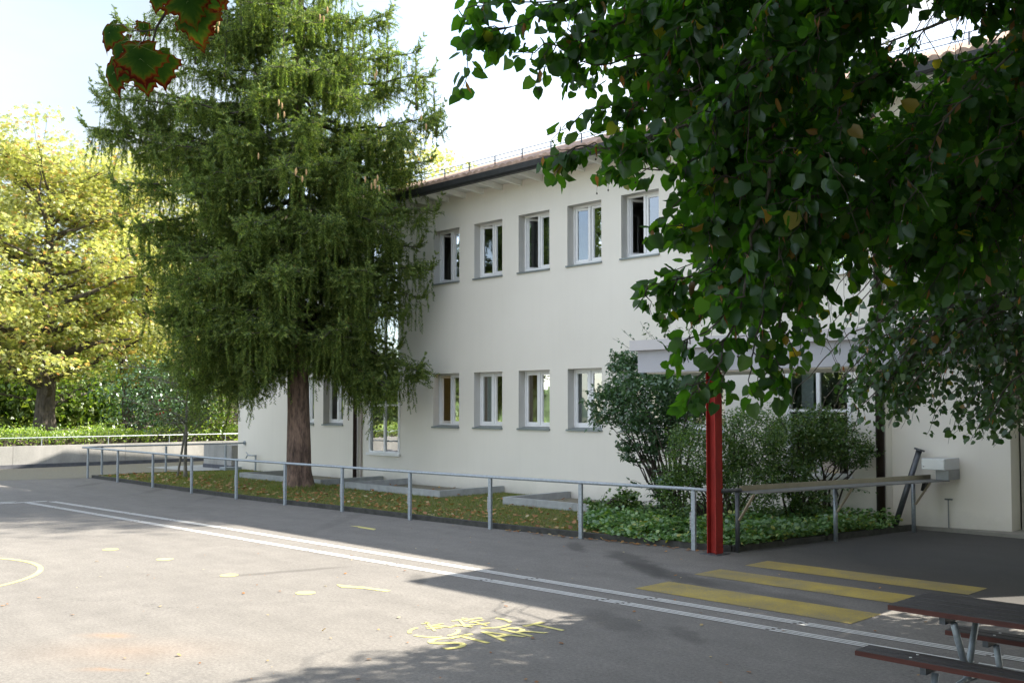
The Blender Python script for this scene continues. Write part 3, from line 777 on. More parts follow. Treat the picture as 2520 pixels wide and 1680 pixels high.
# ================================================================== RAILINGS
def zig(mb, p, side, z0, z1, r=.028, turns=11):
    pts = []; n_ = turns * 8
    for j in range(n_ + 1):
        t = j / n_; a_ = 2*math.pi*turns*t
        pts.append(Vector(p) + side * (r + .03) + Vector((r*math.cos(a_), r*math.sin(a_), z0 + (z1-z0)*t)))
    mb.tube(pts, .0075, 5)
RT = .915
rl = thing('lawn_railing', 'long low galvanised tube railing along the lawn edge with a ribbed clip on each post', 'railing', P(20, 11.9, 0))
a = MB(); a.tube([P(31.05, 12.02, RT - .0)] + [P(s_, n_, RT) for s_, n_ in POSTS] + [P(8.51, 12.42, RT)], .027, 10); a.build('top_rail', 'galvanised', rl, smooth=True)
for j, (s_, n_) in enumerate(POSTS):
    a = MB(); a.sbox(s_ + .035, s_ - .035, n_ - .022, n_ + .022, 0, RT - .03)
    a.beam(P(s_, n_, RT - .032), P(s_, n_, RT - .02), .05, .04)
    po = a.build('post', 'galvanised', rl, bevel=.003)
    c_ = MB(); zig(c_, P(s_ , n_, 0), Vector((-1, 0, 0)) * 1.0, .30, .56, .017)
    c_.build('ribbed_clip', 'white_rubber', po)
    c_ = MB(); c_.sbox(s_ + .054, s_ + .0352, n_ - .016, n_ + .016, .29, .57); c_.build('clip_plate', 'galvanised_dark', po)
sr_ = thing('side_railing', 'short galvanised railing closing the far end of the lawn to the building corner', 'railing', P(30.8, 14.5, 0))
a = MB(); a.tube([P(31.05, 12.0, RT + .0), P(31.35, 12.72, RT), P(30.9, 14.6, RT + .01), P(30.5, 16.4, RT + .02), P(30.3, 17.09, RT + .03)], .027, 10); a.build('top_rail', 'galvanised', sr_, smooth=True)
for (s_, n_) in ((31.35, 12.72), (30.85, 14.58), (30.42, 16.45)):
    a = MB(); a.sbox(s_ + .032, s_ - .032, n_ - .025, n_ + .025, 0, RT - .025); a.build('post', 'galvanised', sr_, bevel=.003)
a = MB(); a.tube([P(30.3, 17.06, RT + .03), P(30.3, 17.095, RT + .03)], .07, 14); a.build('wall_flange', 'galvanised', sr_)

# shelf on posts right of the column
sh = thing('bike_shelf', 'narrow metal shelf on galvanised posts with wooden braces between column and wall', 'shelf', P(8, 15, 0))
A_, B_ = Vector((-8.27, 12.72, 0)), Vector((-7.32, 17.3, 0))
dr = (B_ - A_).normalized(); sd = Vector((dr.y, -dr.x, 0))    # towards -s (right)
zsh = .90
a = MB()
p0, p1 = A_ + dr * .12, B_ + dr * .05
def slab(mb, p0, p1, u0, u1, z0, z1):
    i = len(mb.v)
    for z_ in (z0, z1): mb.v += [tuple(p0 + sd*u0 + Vector((0,0,z_))), tuple(p1 + sd*u0 + Vector((0,0,z_))), tuple(p1 + sd*u1 + Vector((0,0,z_))), tuple(p0 + sd*u1 + Vector((0,0,z_)))]
    mb.f += [(i, i+1, i+2, i+3), (i+4, i+7, i+6, i+5), (i, i+4, i+5, i+1), (i+1, i+5, i+6, i+2), (i+2, i+6, i+7, i+3), (i+3, i+7, i+4, i)]
slab(a, p0, p1, .0, .36, zsh - .02, zsh); a.build('shelf_plate', 'shelf_metal', sh)
a = MB(); slab(a, p0, p1, -.025, -.002, zsh - .02, zsh + .075); a.build('back_board', 'shelf_board', sh)
a = MB(); a.tube([A_ + dr * -.28 + Vector((0, 0, RT)), A_ + dr * .12 + Vector((0, 0, RT))], .03, 10); a.build('rail_stub', 'galvanised_dark', sh)
for (s_, n_), mt in (((8.26, 12.77), 'galvanised_dark'), ((7.81, 14.89), 'galvanised'), ((7.45, 16.95), 'galvanised')):
    a = MB(); a.tube([P(s_, n_, 0), P(s_, n_, zsh - .021)], .035, 10); po = a.build('post', mt, sh, smooth=True)
    b_ = MB(); q = P(s_, n_, 0); b_.beam(q + Vector((0, 0, .48)) + sd * .04, q + sd * .33 + dr * .0 + Vector((0, 0, zsh - .03)), .045, .02); b_.build('brace', 'brace_wood', sh)
a = MB(); a.beam(P(7.38, 17.2, .70), P(7.34, 17.2, .86), .1, .06); a.build('hanging_bracket', 'black_plastic', sh)

mb_ = thing('mailbox', 'silver metal letterbox with wide front flap mounted on the cream wall', 'mailbox', P(7.1, 17.2, 1.2))
a = MB(); a.sbox(7.28, 6.88, 16.9, 17.5, 1.085, 1.275); a.build('body', 'mailbox_metal', mb_, bevel=.004)
a = MB(); a.sbox(7.27, 6.892, 16.884, 16.899, 1.095, 1.262); a.build('front_flap', 'mailbox_metal', mb_, bevel=.003)
a = MB(); a.sbox(7.24, 7.225, 16.876, 16.883, 1.13, 1.145); a.build('lock', 'galvanised_dark', mb_)
a = MB(); a.sbox(7.1, 6.885, 17.05, 17.52, .91, 1.084); a.build('bracket_panel', 'shelf_metal', mb_)
a = MB(); q0 = P(7.87, 17.1, 0); q1 = onplane(2262, 1108, 17.28); a.tube([q0, q1], .05, 12)
lp = thing('leaning_pipe', 'dark steel pipe with flanged end leaning against the wall beside the mailbox', 'pipe', q0)
a.build('pipe', 'galvanised_dark', lp, smooth=True)
a = MB(); dq = (q1 - q0).normalized(); a.tube([q1, q1 + dq * .03], .09, 12); a.build('flange', 'galvanised_dark', lp)
st = thing('standpipe', 'thin metal t shaped standpipe against the wall under the mailbox', 'standpipe', P(7.07, 17.45, 0))
a = MB(); a.tube([P(7.07, 17.48, 0), P(7.07, 17.48, .55)], .012, 8); a.build('pipe', 'shelf_metal', st)
a = MB(); a.tube([P(7.13, 17.48, .555), P(7.0, 17.48, .555)], .014, 8); a.build('handle', 'shelf_metal', st)
st = thing('water_tap', 'small garden tap on a metal pipe at the far corner of the school wall', 'tap', P(29.4, 16.9, 0))
a = MB(); a.tube([P(29.35, 16.95, 0), P(29.35, 16.95, .58)], .03, 8); a.build('pipe', 'galvanised', st)
a = MB(); a.tube([P(29.35, 16.9, .56), P(29.7, 16.85, .56), P(29.78, 16.84, .46)], .02, 8); a.tube([P(29.78, 16.84, .66), P(29.62, 16.86, .56)], .012, 6); a.build('spout', 'galvanised', st)

# ================================================================== LEFT SIDE: concrete wall, blocks, rail
cw = thing('concrete_wall', 'low board marked concrete retaining wall at the far left of the yard', 'wall', P(37.2, 5, 0))
a = MB()
n_ = -12.0
while n_ < 27:
    a.sbox(37.5, 37.25, n_, min(n_ + 3.99, 27), 0, .77); n_ += 4.0
a.build('wall', 'board_concrete', cw)
a = MB(); a.sbox(37.249, 37.18, -12, 27, 0, .13); a.build('footing', 'wall_footing', cw)
blk = thing('concrete_block', 'square concrete block with dark base beside the far corner of the school', 'block', P(32.3, 17.3, 0))
a = MB(); a.sbox(33.3, 31.3, 17.15, 18.3, .14, .83); a.build('block', 'board_concrete', blk)
a = MB(); a.sbox(33.32, 31.28, 17.13, 18.32, 0, .139); a.build('base', 'wall_footing', blk)
bx = MB(); bx.sbox(30.55, 30.15, 16.3, 16.9, .02, .16); tag(bx.build('drain_box', 'galvanised', bevel=.01), 'small grey metal drain box on the slab at the far building corner', 'drain box')
fr = thing('thin_railing', 'thin metal safety rail standing on top of the concrete wall', 'railing', P(37.4, 5, .77))
a = MB(); a.tube([P(37.4, -12, 1.06), P(37.4, 27, 1.06)], .014, 6); a.build('top_rail', 'galvanised', fr)
for j in range(16):
    a = MB(); q = -11 + 2.4 * j; a.tube([P(37.4, q, .77), P(37.4, q, 1.05)], .016, 6); a.build('post', 'galvanised', fr)

# wooden shed beyond
sd_ = thing('wooden_shed', 'weathered wooden board shed beyond the hedge beside the far building corner', 'shed', P(44, 23.5, .6))
a = MB(); n_ = 20.5
while n_ < 30: a.sbox(44.0, 44.2 , n_, n_ + .14, .6, 1.75); n_ += .15
a.build('board_wall', 'board_wood', sd_)
a = MB(); a.sbox(43.9, 44.3, 20.4, 30, 1.751, 1.87); a.build('top_beam', 'gutter_metal', sd_)
a = MB(); a.sbox(44.1, 44.2, 20.5, 30, 1.871, 2.7); a.build('upper_screen', 'shelf_board', sd_)
a = MB(); q = onplane(560, 1052, 1) ; a.tube([P(43.96, 23.6, 1.35), P(43.99, 23.6, 1.35)], .14, 16); a.build('round_plate', 'white_paint', sd_)

# houses glimpsed far behind the trees
hs = thing('distant_house', 'pale house with grey roof glimpsed through the yellow trees', 'house', P(85, 30, .6))
a = MB(); a.sbox(85, 93, 24, 40, .6, 7.0); a.build('wall', 'rafter_paint', hs)
a = MB(); a.prism([(-85 + .5, 23.5), (-93.5, 23.5), (-93.5, 40.5), (-84.5, 40.5)], 7.001, 7.4); a.build('roof', 'sill_metal', hs)

# ================================================================== GROUND MARKINGS
def marking(name, mb, mat, label, group=None, cat='ground marking'):
    o = mb.build(name, mat); return tag(o, label, cat, group)
stripes = [((7.47, 4.76), (9.35, 10.02), 'nearest of the three wide yellow stripes painted before the entrance, beside the picnic table'),
           ((7.56, 4.62), (10.67, 11.26), 'middle one of the three wide yellow stripes painted on the asphalt'),
           ((7.50, 4.55), (11.76, 12.34), 'farthest of the three wide yellow stripes, closest to the metal shelf')]
for (s0, s1), (n0, n1), lab in stripes:
    a = MB(); a.quad(P(s0, n0, .004), P(s1, n0, .004), P(s1, n1, .004), P(s0, n1, .004))
    marking('yellow_stripe', a, 'yellow_stripe_paint', lab, 'wide yellow stripes by the entrance')
def band(pts, lab):
    a = MB(); L = [P(s_, n_, 0) for s_, n_ in pts]
    for p0, p1 in zip(L[:-1], L[1:]):
        d = (p1 - p0); ln = d.length; d.normalize(); q = Vector((-d.y, d.x, 0)); t = 0
        while t < ln - .05:
            e = min(t + 1.83, ln)
            for o_ in (-.055, 0, .055):
                u = p0 + d*(t + .02 + o_ * .6) + q*o_; v = p0 + d*(e - .02 + o_ * .6) + q*o_
                a.quad(u - q*.017 + Vector((0,0,.005)), v - q*.017 + Vector((0,0,.005)), v + q*.017 + Vector((0,0,.005)), u + q*.017 + Vector((0,0,.005)))
            t = e
    return marking('guide_strip', a, 'white_line', lab, 'white ribbed guide strips across the yard')
band([(23.6, 8.45), (16.1, 8.80), (2.6, 9.08)], 'white triple line guide strip on the building side of the pair')
band([(23.9, 7.95), (14.6, 8.28), (7.0, 8.56), (2.2, 8.66)], 'white triple line guide strip on the yard side of the pair')
band([(23.75, 8.42), (24.6, 1.0)], 'white guide strip turning off across the yard at far left')
band([(24.1, 7.85), (24.95, 1.0)], 'outer white guide strip turning off across the yard at far left')
for j, (s_, n_, lab) in enumerate(((15.03, 6.25, 'farthest pale yellow dot, nearest the guide strips'), (13.53, 6.4, 'second pale yellow dot counted from the guide strips'),
                                   (11.67, 6.38, 'pale yellow dot touching the dark damp streak'), (9.95, 6.41, 'pale yellow dot nearest the broken tick mark'))):
    a = MB(); a.disc((-s_, n_), .115, .004, 20); marking('yellow_dot', a, 'pale_yellow_paint', lab, 'row of painted yellow dots')
# circle on the left
def circ3(a, b, c):
    ax, ay, bx, by, cx, cy_ = *a, *b, *c
    d = 2*(ax*(by-cy_) + bx*(cy_-ay) + cx*(ay-by))
    ux = ((ax*ax+ay*ay)*(by-cy_) + (bx*bx+by*by)*(cy_-ay) + (cx*cx+cy_*cy_)*(ay-by))/d
    uy = ((ax*ax+ay*ay)*(cx-bx) + (bx*bx+by*by)*(ax-cx) + (cx*cx+cy_*cy_)*(bx-ax))/d
    return ux, uy, math.hypot(ax-ux, ay-uy)
q = [onground(*t) for t in ((0, 1373.5), (100, 1399), (0, 1441))]
cx_, cy2, cr_ = circ3(*[(v.x, v.y) for v in q])
a = MB(); K = 72
for j in range(K):
    t0, t1 = 2*math.pi*j/K, 2*math.pi*(j+1)/K
    a.quad(*[(cx_ + r_*math.cos(t), cy2 + r_*math.sin(t), .004) for r_, t in ((cr_-.035, t0), (cr_+.035, t0), (cr_+.035, t1), (cr_-.035, t1))])
marking('yellow_circle', a, 'pale_yellow_paint', 'thin pale yellow circle painted at the left edge of the yard')
def gp(px, py, z=.004): v = onground(px, py); return (v.x, v.y, z)
def stroke(mb, pts, w, z=.004):
    pts = [Vector((p[0], p[1], z)) for p in pts]
    for p0, p1 in zip(pts[:-1], pts[1:]):
        d = (p1 - p0).normalized(); q_ = Vector((-d.y, d.x, 0)) * w/2; mb.quad(p0 - q_, p1 - q_, p1 + q_, p0 + q_)
a = MB(); a.quad(gp(859, 1293), gp(886, 1294.5), gp(884, 1297)); a.quad(gp(886, 1294.8), gp(926, 1301), gp(920, 1304), gp(880, 1297.5))
marking('yellow_arrow', a, 'pale_yellow_paint', 'small yellow arrow on the shaded asphalt near the railing')
a = MB(); a.quad(gp(828, 1438), gp(834, 1438), gp(870, 1442), gp(900, 1444), gp(906, 1448), gp(870, 1446.5), gp(840, 1445)); 
stroke(a, [gp(896, 1446)[:2], gp(956, 1454)[:2]], .085, .0045)
marking('tick_mark', a, 'pale_yellow_paint', 'broken pale yellow tick mark between dot and START lettering')
# bicycle symbols: up = +s, right = +n
def bp(u, v, o): return (-(o[0] + v), o[1] + u)
def arc(mb, c, r, a0, a1, w, z=.004):
    k_ = max(3, int(abs(a1 - a0) / .2)); pts = [(c[0] + r*math.cos(a0 + (a1-a0)*j/k_), c[1] + r*math.sin(a0 + (a1-a0)*j/k_)) for j in range(k_+1)]
    stroke(mb, pts, w, z)
w1 = onground(1068, 1553); w2 = onground(1198, 1532)
a = MB()
for wc, gaps in ((w1, ((-.1, 1.2), (1.6, 2.8), (3.2, 4.3), (4.7, 5.9))), (w2, ((-1.0, .5), (.9, 2.0), (2.6, 3.6)))):
    for (u, v) in gaps: arc(a, (wc.x, wc.y), .235, u, v, .04)
def seg(z, *pp): stroke(a, [gp(*t)[:2] for t in pp], .028, z)
seg(.0045, (1037, 1535), (1056, 1532)); seg(.0045, (1048, 1530), (1070, 1552)); seg(.005, (1058, 1540), (1091, 1534)); seg(.0055, (1060, 1545), (1097, 1542)); seg(.005, (1050, 1546), (1087, 1545))
seg(.0045, (1112, 1528), (1150, 1521)); seg(.005, (1130, 1524), (1145, 1542)); seg(.0055, (1110, 1541), (1160, 1537)); seg(.006, (1120, 1537), (1163, 1543)); seg(.0045, (1150, 1539), (1205, 1532)); seg(.005, (1155, 1532), (1190, 1525)); seg(.0055, (1160, 1528), (1198, 1539))
marking('bicycle_symbol', a, 'pale_yellow_paint', 'painted pale yellow bicycle symbol above the START lettering')
def text_mesh(txt, size):
    cu_ = bpy.data.curves.new('t', 'FONT'); cu_.body = txt; cu_.size = size; cu_.offset = .004; cu_.resolution_u = 3
    ob = bpy.data.objects.new('t', cu_); COL.objects.link(ob)
    dg = bpy.context.evaluated_depsgraph_get(); dg.update()
    me = bpy.data.meshes.new_from_object(ob.evaluated_get(dg)); COL.objects.unlink(ob); bpy.data.objects.remove(ob)
    return me
tops = [((1068, 1571), (1133, 1594), .27), ((1130, 1563.4), (1202, 1582), .27), ((1186, 1553), (1267, 1571.6), .30), ((1251, 1543), (1327, 1561), .25), ((1308, 1534.5), (1386, 1551), .27)]
me0 = bpy.data.meshes.new('start_lettering'); vs = []; fs = []
for ch, (tp, bt_, wd) in zip('START', tops):
    me = text_mesh(ch, 1.0); co = np.array([v.co[:] for v in me.vertices]); lo, hi = co.min(0), co.max(0)
    T = onground(*tp); B = onground(*bt_); up_ = T - B; H_ = up_.length; up_.normalize(); rt_ = Vector((0, 1, 0))
    i0 = len(vs)
    for c in co:
        u = ((c[0] - lo[0]) / (hi[0] - lo[0]) - .5) * wd; v = (c[1] - lo[1]) / (hi[1] - lo[1]) * H_
        q = B + rt_ * u + up_ * v; vs.append((q.x, q.y, .0045))
    for p in me.polygons: fs.append(tuple(i0 + k_ for k_ in p.vertices))
me0.from_pydata(vs, [], fs); me0.materials.append(MATS['pale_yellow_paint']); me0.update()
o = bpy.data.objects.new('start_lettering', me0); COL.objects.link(o); tag(o, 'pale yellow painted word START on the sunlit asphalt', 'lettering')

# ================================================================== PICNIC TABLE
pt_ = thing('picnic_table', 'dark brown plank picnic table with attached benches and grey tube legs', 'picnic table', P(2.2, 7.2, 0))
S0, S1 = 3.22, 1.25
def planks(n0, n1, k_, z, sl, name):
    wd = (n1 - n0) / k_
    root = None
    for j in range(k_):
        a = MB(); a.sbox(sl, S1, n0 + j*wd + .006, n0 + (j+1)*wd - .006, z - .042, z)
        o = a.build(name, 'bench_wood', pt_, bevel=.006)
        if j in (0,):
            e = MB(); e.sbox(sl + .002, S1, n0 + .002, n0 + .0055, z - .040, z - .006); e.build('painted_edge', 'bench_edge', o)
planks(6.88, 7.56, 5, .75, 3.22, 'table_plank')
planks(6.58, 6.80, 2, .465, 3.32, 'bench_plank')
planks(7.66, 7.88, 2, .465, 3.14, 'bench_plank')
for s_ in (2.86, 1.6):
    for (n0, n1, z) in ((6.93, 7.5, .68), (6.61, 6.77, .398), (7.69, 7.85, .398)):
        a = MB(); a.sbox(s_ + .02, s_ - .02, n0, n1, z - .025, z + .025); a.build('bracket', 'galvanised_dark', pt_)
    for (n0, z0, n1, z1) in ((7.0, .66, 7.24, .24), (7.42, .66, 7.2, .24), (6.69, .38, 6.58, 0.0), (7.77, .38, 7.9, 0.0)):
        a = MB(); a.tube([P(s_ - .05, n0, z0), P(s_ - .05, n1, z1)], .024, 10); a.build('leg', 'galvanised', pt_, smooth=True)
    a = MB(); a.tube([P(s_ - .05, 6.64, .20), P(s_ - .05, 7.22, .24), P(s_ - .05, 7.84, .20)], .022, 8); a.build('cross_tube', 'galvanised', pt_, smooth=True)
for (s_, n_, z) in ((2.95, 6.63, .466), (2.95, 6.74, .466), (2.8, 7.71, .466), (2.8, 7.82, .466)):
    a = MB(); a.tube([P(s_, n_, z), P(s_, n_, z + .004)], .01, 8); a.build('bolt_head', 'white_paint', pt_)

# ================================================================== TREES
def limb_path(p0, p1, sag=0.0, k=6, jit=0.0, rng=random):
    p0, p1 = Vector(p0), Vector(p1); out = []
    for j in range(k + 1):
        t = j / k; p = p0.lerp(p1, t); p.z -= sag * 4 * t * (1 - t)
        if 0 < j < k and jit: p += Vector((rng.uniform(-jit, jit), rng.uniform(-jit, jit), rng.uniform(-jit, jit)))
        out.append(p)
    return out
def taper(r0, r1, k): return [r0 + (r1 - r0) * j / (k - 1) for j in range(k)]

# ---- Spruce
def spruce():
    rnd = random.Random(5); rng = np.random.default_rng(5)
    base = P(22.2, 14.02, 0)
    t = thing('spruce_tree', 'tall old spruce with drooping branch curtains and reddish brown trunk on the lawn', 'spruce', base)
    a = MB(); pts = []; rad = []
    for j in range(29):
        z = -.05 + j * .6
        pts.append(base + Vector((.05*math.sin(z*.7) - .012*z, .04*math.cos(z*.5), z)))
        rad.append(.305 * max(.1, 1 - z/19) + .11 * math.exp(-max(z, 0) / .22) + .02*math.exp(-z/1.5))
    # irregular trunk
    sides = 20; i0 = 0
    for k_, (p, r_) in enumerate(zip(pts, rad)):
        for j in range(sides):
            an = 2*math.pi*j/sides
            rr = r_ * (1 + .05*math.sin(3*an + k_*.3) + .035*math.sin(7*an + k_*.9) + (.16*math.sin(5*an+1) if k_ == 0 else .05*math.sin(5*an+1) if k_ == 1 else 0))
            a.v.append((p.x + rr*math.cos(an), p.y + rr*math.sin(an), p.z))
    for k_ in range(len(pts)-1):
        for j in range(sides): a.f.append((k_*sides+j, k_*sides+(j+1) % sides, (k_+1)*sides+(j+1) % sides, (k_+1)*sides+j))
    a.build('trunk', 'spruce_bark', t, smooth=True)
    br = MB(); tw_p = []; tw_d = []; tw_s = []
    dep0 = project(base + Vector((0, 0, 3)))[2]
    axis = lambda z: base + Vector((.05*math.sin(z*.7) - .012*z, 0, z))
    branches = []
    # silhouette branches (photo pixel of the tip, start height, depth offset)
    sil = [(212, 312, 9.2, .3), (240, 240, 9.9, -.4), (262, 205, 10.3, .2), (300, 60, 11.6, .3), (393, 40, 12.3, -.3), (285, 455, 8.3, -.5), (300, 560, 7.4, .2), (335, 640, 6.7, -.3),
           (400, 800, 5.6, .4), (365, 770, 5.6, -.4), (465, 950, 4.6, -.3), (420, 900, 4.8, .6), (560, 930, 4.4, -.6), (640, 930, 4.3, -1.4), (350, 560, 7.6, .8), (500, 30, 12.9, 0), (590, 10, 13.4, .5),
           (953, 40, 12.6, .2), (1025, 130, 11.6, -.2), (1062, 190, 11.0, .3), (1078, 290, 10.0, -.3), (1060, 400, 8.9, .2), (1070, 520, 8.0, -.5), (1030, 610, 7.3, .2), (1055, 665, 6.6, -.2), (1058, 735, 6.3, .4),
           (1028, 912, 4.9, -.2), (1020, 940, 4.8, .3), (960, 960, 4.7, -.9), (880, 900, 4.6, -.5), (820, 880, 4.6, .2), (930, 780, 5.8, -.9), (870, 60, 12.8, -.5), (900, 250, 10.4, -1.8),
           (430, 250, 10.2, -1.5), (480, 480, 8.4, -2.2), (520, 700, 6.7, -2.4), (620, 560, 7.8, -2.8), (600, 800, 5.6, -2.3), (700, 420, 9.0, -3.0), (820, 560, 7.7, -2.6), (760, 300, 10.0, -2.8), (690, 160, 11.2, -2.4),
           (910, 470, 8.6, -2.2), (450, 830, 5.3, -1.6), (880, 720, 6.3, -1.8), (700, 680, 6.6, -2.9), (560, 330, 9.6, -2.4), (640, 240, 10.7, -2.5), (800, 170, 11.4, -2.2), (760, 640, 6.9, -2.0),
           (480, 900, 4.9, .8), (520, 860, 5.0, -1.2), (600, 900, 4.7, 1.0), (430, 700, 6.2, -1.2), (380, 690, 6.3, .9), (440, 600, 7.2, .6), (520, 540, 7.6, -1.6), (560, 780, 5.6, -1.8), (330, 380, 8.9, 1.0), (400, 420, 8.6, -.8), (360, 280, 9.8, .8), (470, 350, 9.2, 1.2),
           (900, 600, 7.3, -1.4), (950, 680, 6.6, .5), (980, 560, 7.8, -1.0), (1000, 440, 8.8, .8), (980, 330, 9.6, -1.2), (960, 220, 10.6, .8), (945, 985, 4.5, -.4), (905, 950, 4.5, .3), (965, 960, 4.7, -.9), (925, 930, 4.7, -.2), (470, 960, 4.6, .3), (560, 965, 4.4, .2), (605, 955, 4.3, -1.0), (430, 880, 5.0, -1.0), (900, 820, 5.4, -1.2), (980, 860, 5.1, .6), (850, 400, 9.2, -2.4), (600, 430, 8.7, -2.0), (660, 820, 5.5, -2.4),
           (420, 780, 5.9, -.4), (450, 700, 6.4, .2), (500, 770, 5.8, -2.0), (390, 610, 7.1, -.6), (560, 860, 5.0, -.4), (470, 860, 5.2, 0), (340, 330, 9.2, -.6), (300, 300, 9.5, .6), (400, 350, 9.2, -1.4), (560, 640, 7.0, -2.4), (640, 700, 6.3, -2.6), (520, 420, 8.7, -2.2), (600, 900, 4.6, -1.6), (930, 560, 7.7, .8), (940, 740, 6.2, -.4), (900, 900, 4.9, .4), (990, 780, 5.9, -.2), (1010, 360, 9.3, -.6), (460, 120, 11.6, -.6), (430, 160, 11.1, .8), (550, 80, 12.4, -1.2)]
    for (px, py, z0, off) in sil:
        tip = atdepth(px, py, dep0 + off)
        if tip.y > 16.4: tip.y = 16.4
        branches.append((axis(z0 + rnd.uniform(-.2, .2)), tip, 1))
    for j in range(84):
        z0 = 4.4 + 12.6 * (j / 84.0); az = j * 2.399 + rnd.uniform(-.4, .4)
        L = (3.2 if z0 < 10.5 else 3.2 * max(.12, (17.6 - z0) / 7.1)) * rnd.uniform(.55, 1.05)
        dz = rnd.uniform(-.9, .3) - (.5 if z0 < 8 else 0)
        tip = axis(z0) + Vector((math.cos(az)*L, math.sin(az)*L, dz))
        if tip.y > 16.5: tip.y = 16.5
        branches.append((axis(z0), tip, 0))
    def twig(p, d, L): tw_p.append(tuple(p)); tw_d.append(tuple(d)); tw_s.append(L)
    for (p0, p1, sil_) in branches:
        v = p1 - p0; L = v.length; bend = rnd.uniform(-.6, 2.0)
        k_ = max(5, int(L / .35)); path = []
        for j in range(k_ + 1):
            q = j / k_; p = p0.lerp(p1, q); p.z += -.40 * (L/4) * math.sin(math.pi * q) * (1.15 - q) * bend
            p += Vector((rnd.uniform(-.05, .05), rnd.uniform(-.05, .05), rnd.uniform(-.04, .04))) * (1 if 0 < j < k_ else 0)
            path.append(p)
        br.tube(path, taper(.045 * min(1.3, L/3.2) + .012, .008, len(path)), 5, False)
        h = Vector((v.x, v.y, 0)).normalized(); sd2 = Vector((-h.y, h.x, 0))
        # upturned leader at the tip with side twigs
        upv = (h * .5 + Vector((0, 0, 1.1))).normalized()
        for j in range(rnd.choice((4, 5, 6))):
            dd = (upv + sd2 * rnd.uniform(-.9, .9) + h * rnd.uniform(-.2, .7)).normalized(); twig(p1, dd, rnd.uniform(.22, .42))
        if sil_:
            q_ = p1.copy()
            for j in range(4):
                for e in (-1, 1): twig(q_, (upv * .5 + sd2 * e * .9 + h * rnd.uniform(-.3, .3)).normalized(), .24 - j * .03)
                q2 = q_ + upv * .15; q_ = q2
        def dress(path, h, sd2, q_from, step, curt, lc):
            k2 = len(path) - 1
            for j in range(k2):
                a0, a1 = path[j], path[j+1]; seg_ = (a1 - a0).length; q0 = (j + .5) / k2
                if q0 < q_from: continue
                nn_ = max(1, int(seg_ / step))
                for c in range(nn_):
                    p = a0.lerp(a1, (c + rnd.random()) / nn_)
                    if rnd.random() < .8:
                        e = rnd.choice((-1, 1)); dd = (sd2*e*rnd.uniform(.4, 1) + h*rnd.uniform(.2, .9) + Vector((0, 0, rnd.uniform(-.25, .5)))).normalized()
                        twig(p, dd, rnd.uniform(.16, .34))
                    if rnd.random() < curt:
                        off = sd2 * rnd.gauss(0, .07); q = p + off + Vector((0, 0, -.02))
                        Lc = lc * rnd.uniform(.25, 1.15)
                        dcur = Vector((rnd.uniform(-.16, .16), rnd.uniform(-.16, .16), -1)).normalized(); t_ = 0
                        while t_ < Lc:
                            l_ = rnd.uniform(.20, .32); twig(q, (dcur + Vector((rnd.uniform(-.12, .12), rnd.uniform(-.12, .12), 0))).normalized(), l_)
                            if rnd.random() < .6:
                                twig(q, (dcur + Vector((rnd.uniform(-.8, .8), rnd.uniform(-.8, .8), .15))).normalized(), l_ * .65)
                            q = q + dcur * l_ * .8; t_ += l_ * .8
                            dcur = (dcur + Vector((rnd.uniform(-.08, .08), rnd.uniform(-.08, .08), 0))).normalized()
        dress(path, h, sd2, .2, .07, .5, .95 if p0.z < 10 else .7)
        for c in range(int(L * .85) + (2 if sil_ else 0)):
            q = rnd.uniform(.32, 1.0); kk = q * k_; i_ = int(kk); p = path[i_].lerp(path[min(i_+1, k_)], kk - i_) + sd2 * rnd.gauss(0, .22) + Vector((0, 0, rnd.uniform(-.3, .05)))
            R_ = rnd.uniform(.16, .36)
            for j in range(int(150 * R_ * rnd.uniform(.7, 1.2))):
                e = Vector(rdir(1, rng)[0]); pp = p + Vector((e.x * R_, e.y * R_, e.z * R_ * 1.25)) * rnd.uniform(.15, 1)
                dd = (Vector((e.x, e.y, 0)) * .9 + h * .35 + Vector((0, 0, rnd.uniform(-1.0, .15)))).normalized(); twig(pp, dd, rnd.uniform(.17, .32))
        nsec = int(L / .26)
        for j in range(nsec):
            q = .22 + .74 * (j + rnd.random()) / nsec; kk = q * k_; i_ = int(kk); p = path[i_].lerp(path[min(i_+1, k_)], kk - i_)
            e = 1 if j % 2 else -1; l2 = (1.05 - .55*q) * rnd.uniform(.5, 1.1)
            tp = p + (sd2 * e * 1.0 + h * .5).normalized() * l2 + Vector((0, 0, rnd.uniform(-.35, .12)))
            sp = limb_path(p, tp, .04, 4, .02, rnd); br.tube(sp, taper(.012, .004, 5), 4, False)
            h2 = (tp - p).normalized(); dress(sp, h2, Vector((-h2.y, h2.x, 0)), .1, .085, .5, .75 if p0.z < 10 else .5)
    # upright leaders near the top
    for (px, py, d_) in ((733, -60, 0), (480, 20, .2), (593, 10, -.3), (660, 0, .3), (813, 45, 0), (955, 40, .2), (1024, 130, 0), (1066, 200, .1), (560, 40, -1), (870, 80, -1), (700, 40, -1.5)):
        tp = atdepth(px, py, dep0 + d_); bt2 = tp + Vector((rnd.uniform(-.15, .15), 0, -1.5)); br.tube([bt2, tp], [.03, .008], 5)
        for j in range(34):
            q = j / 34; p = bt2.lerp(tp, q); az = j * 2.4; wdt = (1 - q) * .9 + .15
            twig(p, Vector((math.cos(az), math.sin(az), .45)).normalized(), .36 * wdt + .08)
            if q < .6: twig(p + Vector((math.cos(az), math.sin(az), .3)) * .2, Vector((math.cos(az)*.4, math.sin(az)*.4, -.8)).normalized(), .3)
    br.build('branches', 'dark_bark', t)
    TV, TF = twig_template(7, .24, .10)
    pos = np.array(tw_p); d = np.array(tw_d); nr = rdir(len(pos), rng)
    keep = pos[:, 1] < 16.9
    pos, d, nr = pos[keep], d[keep], nr[keep]; s3 = np.array(tw_s)[keep]
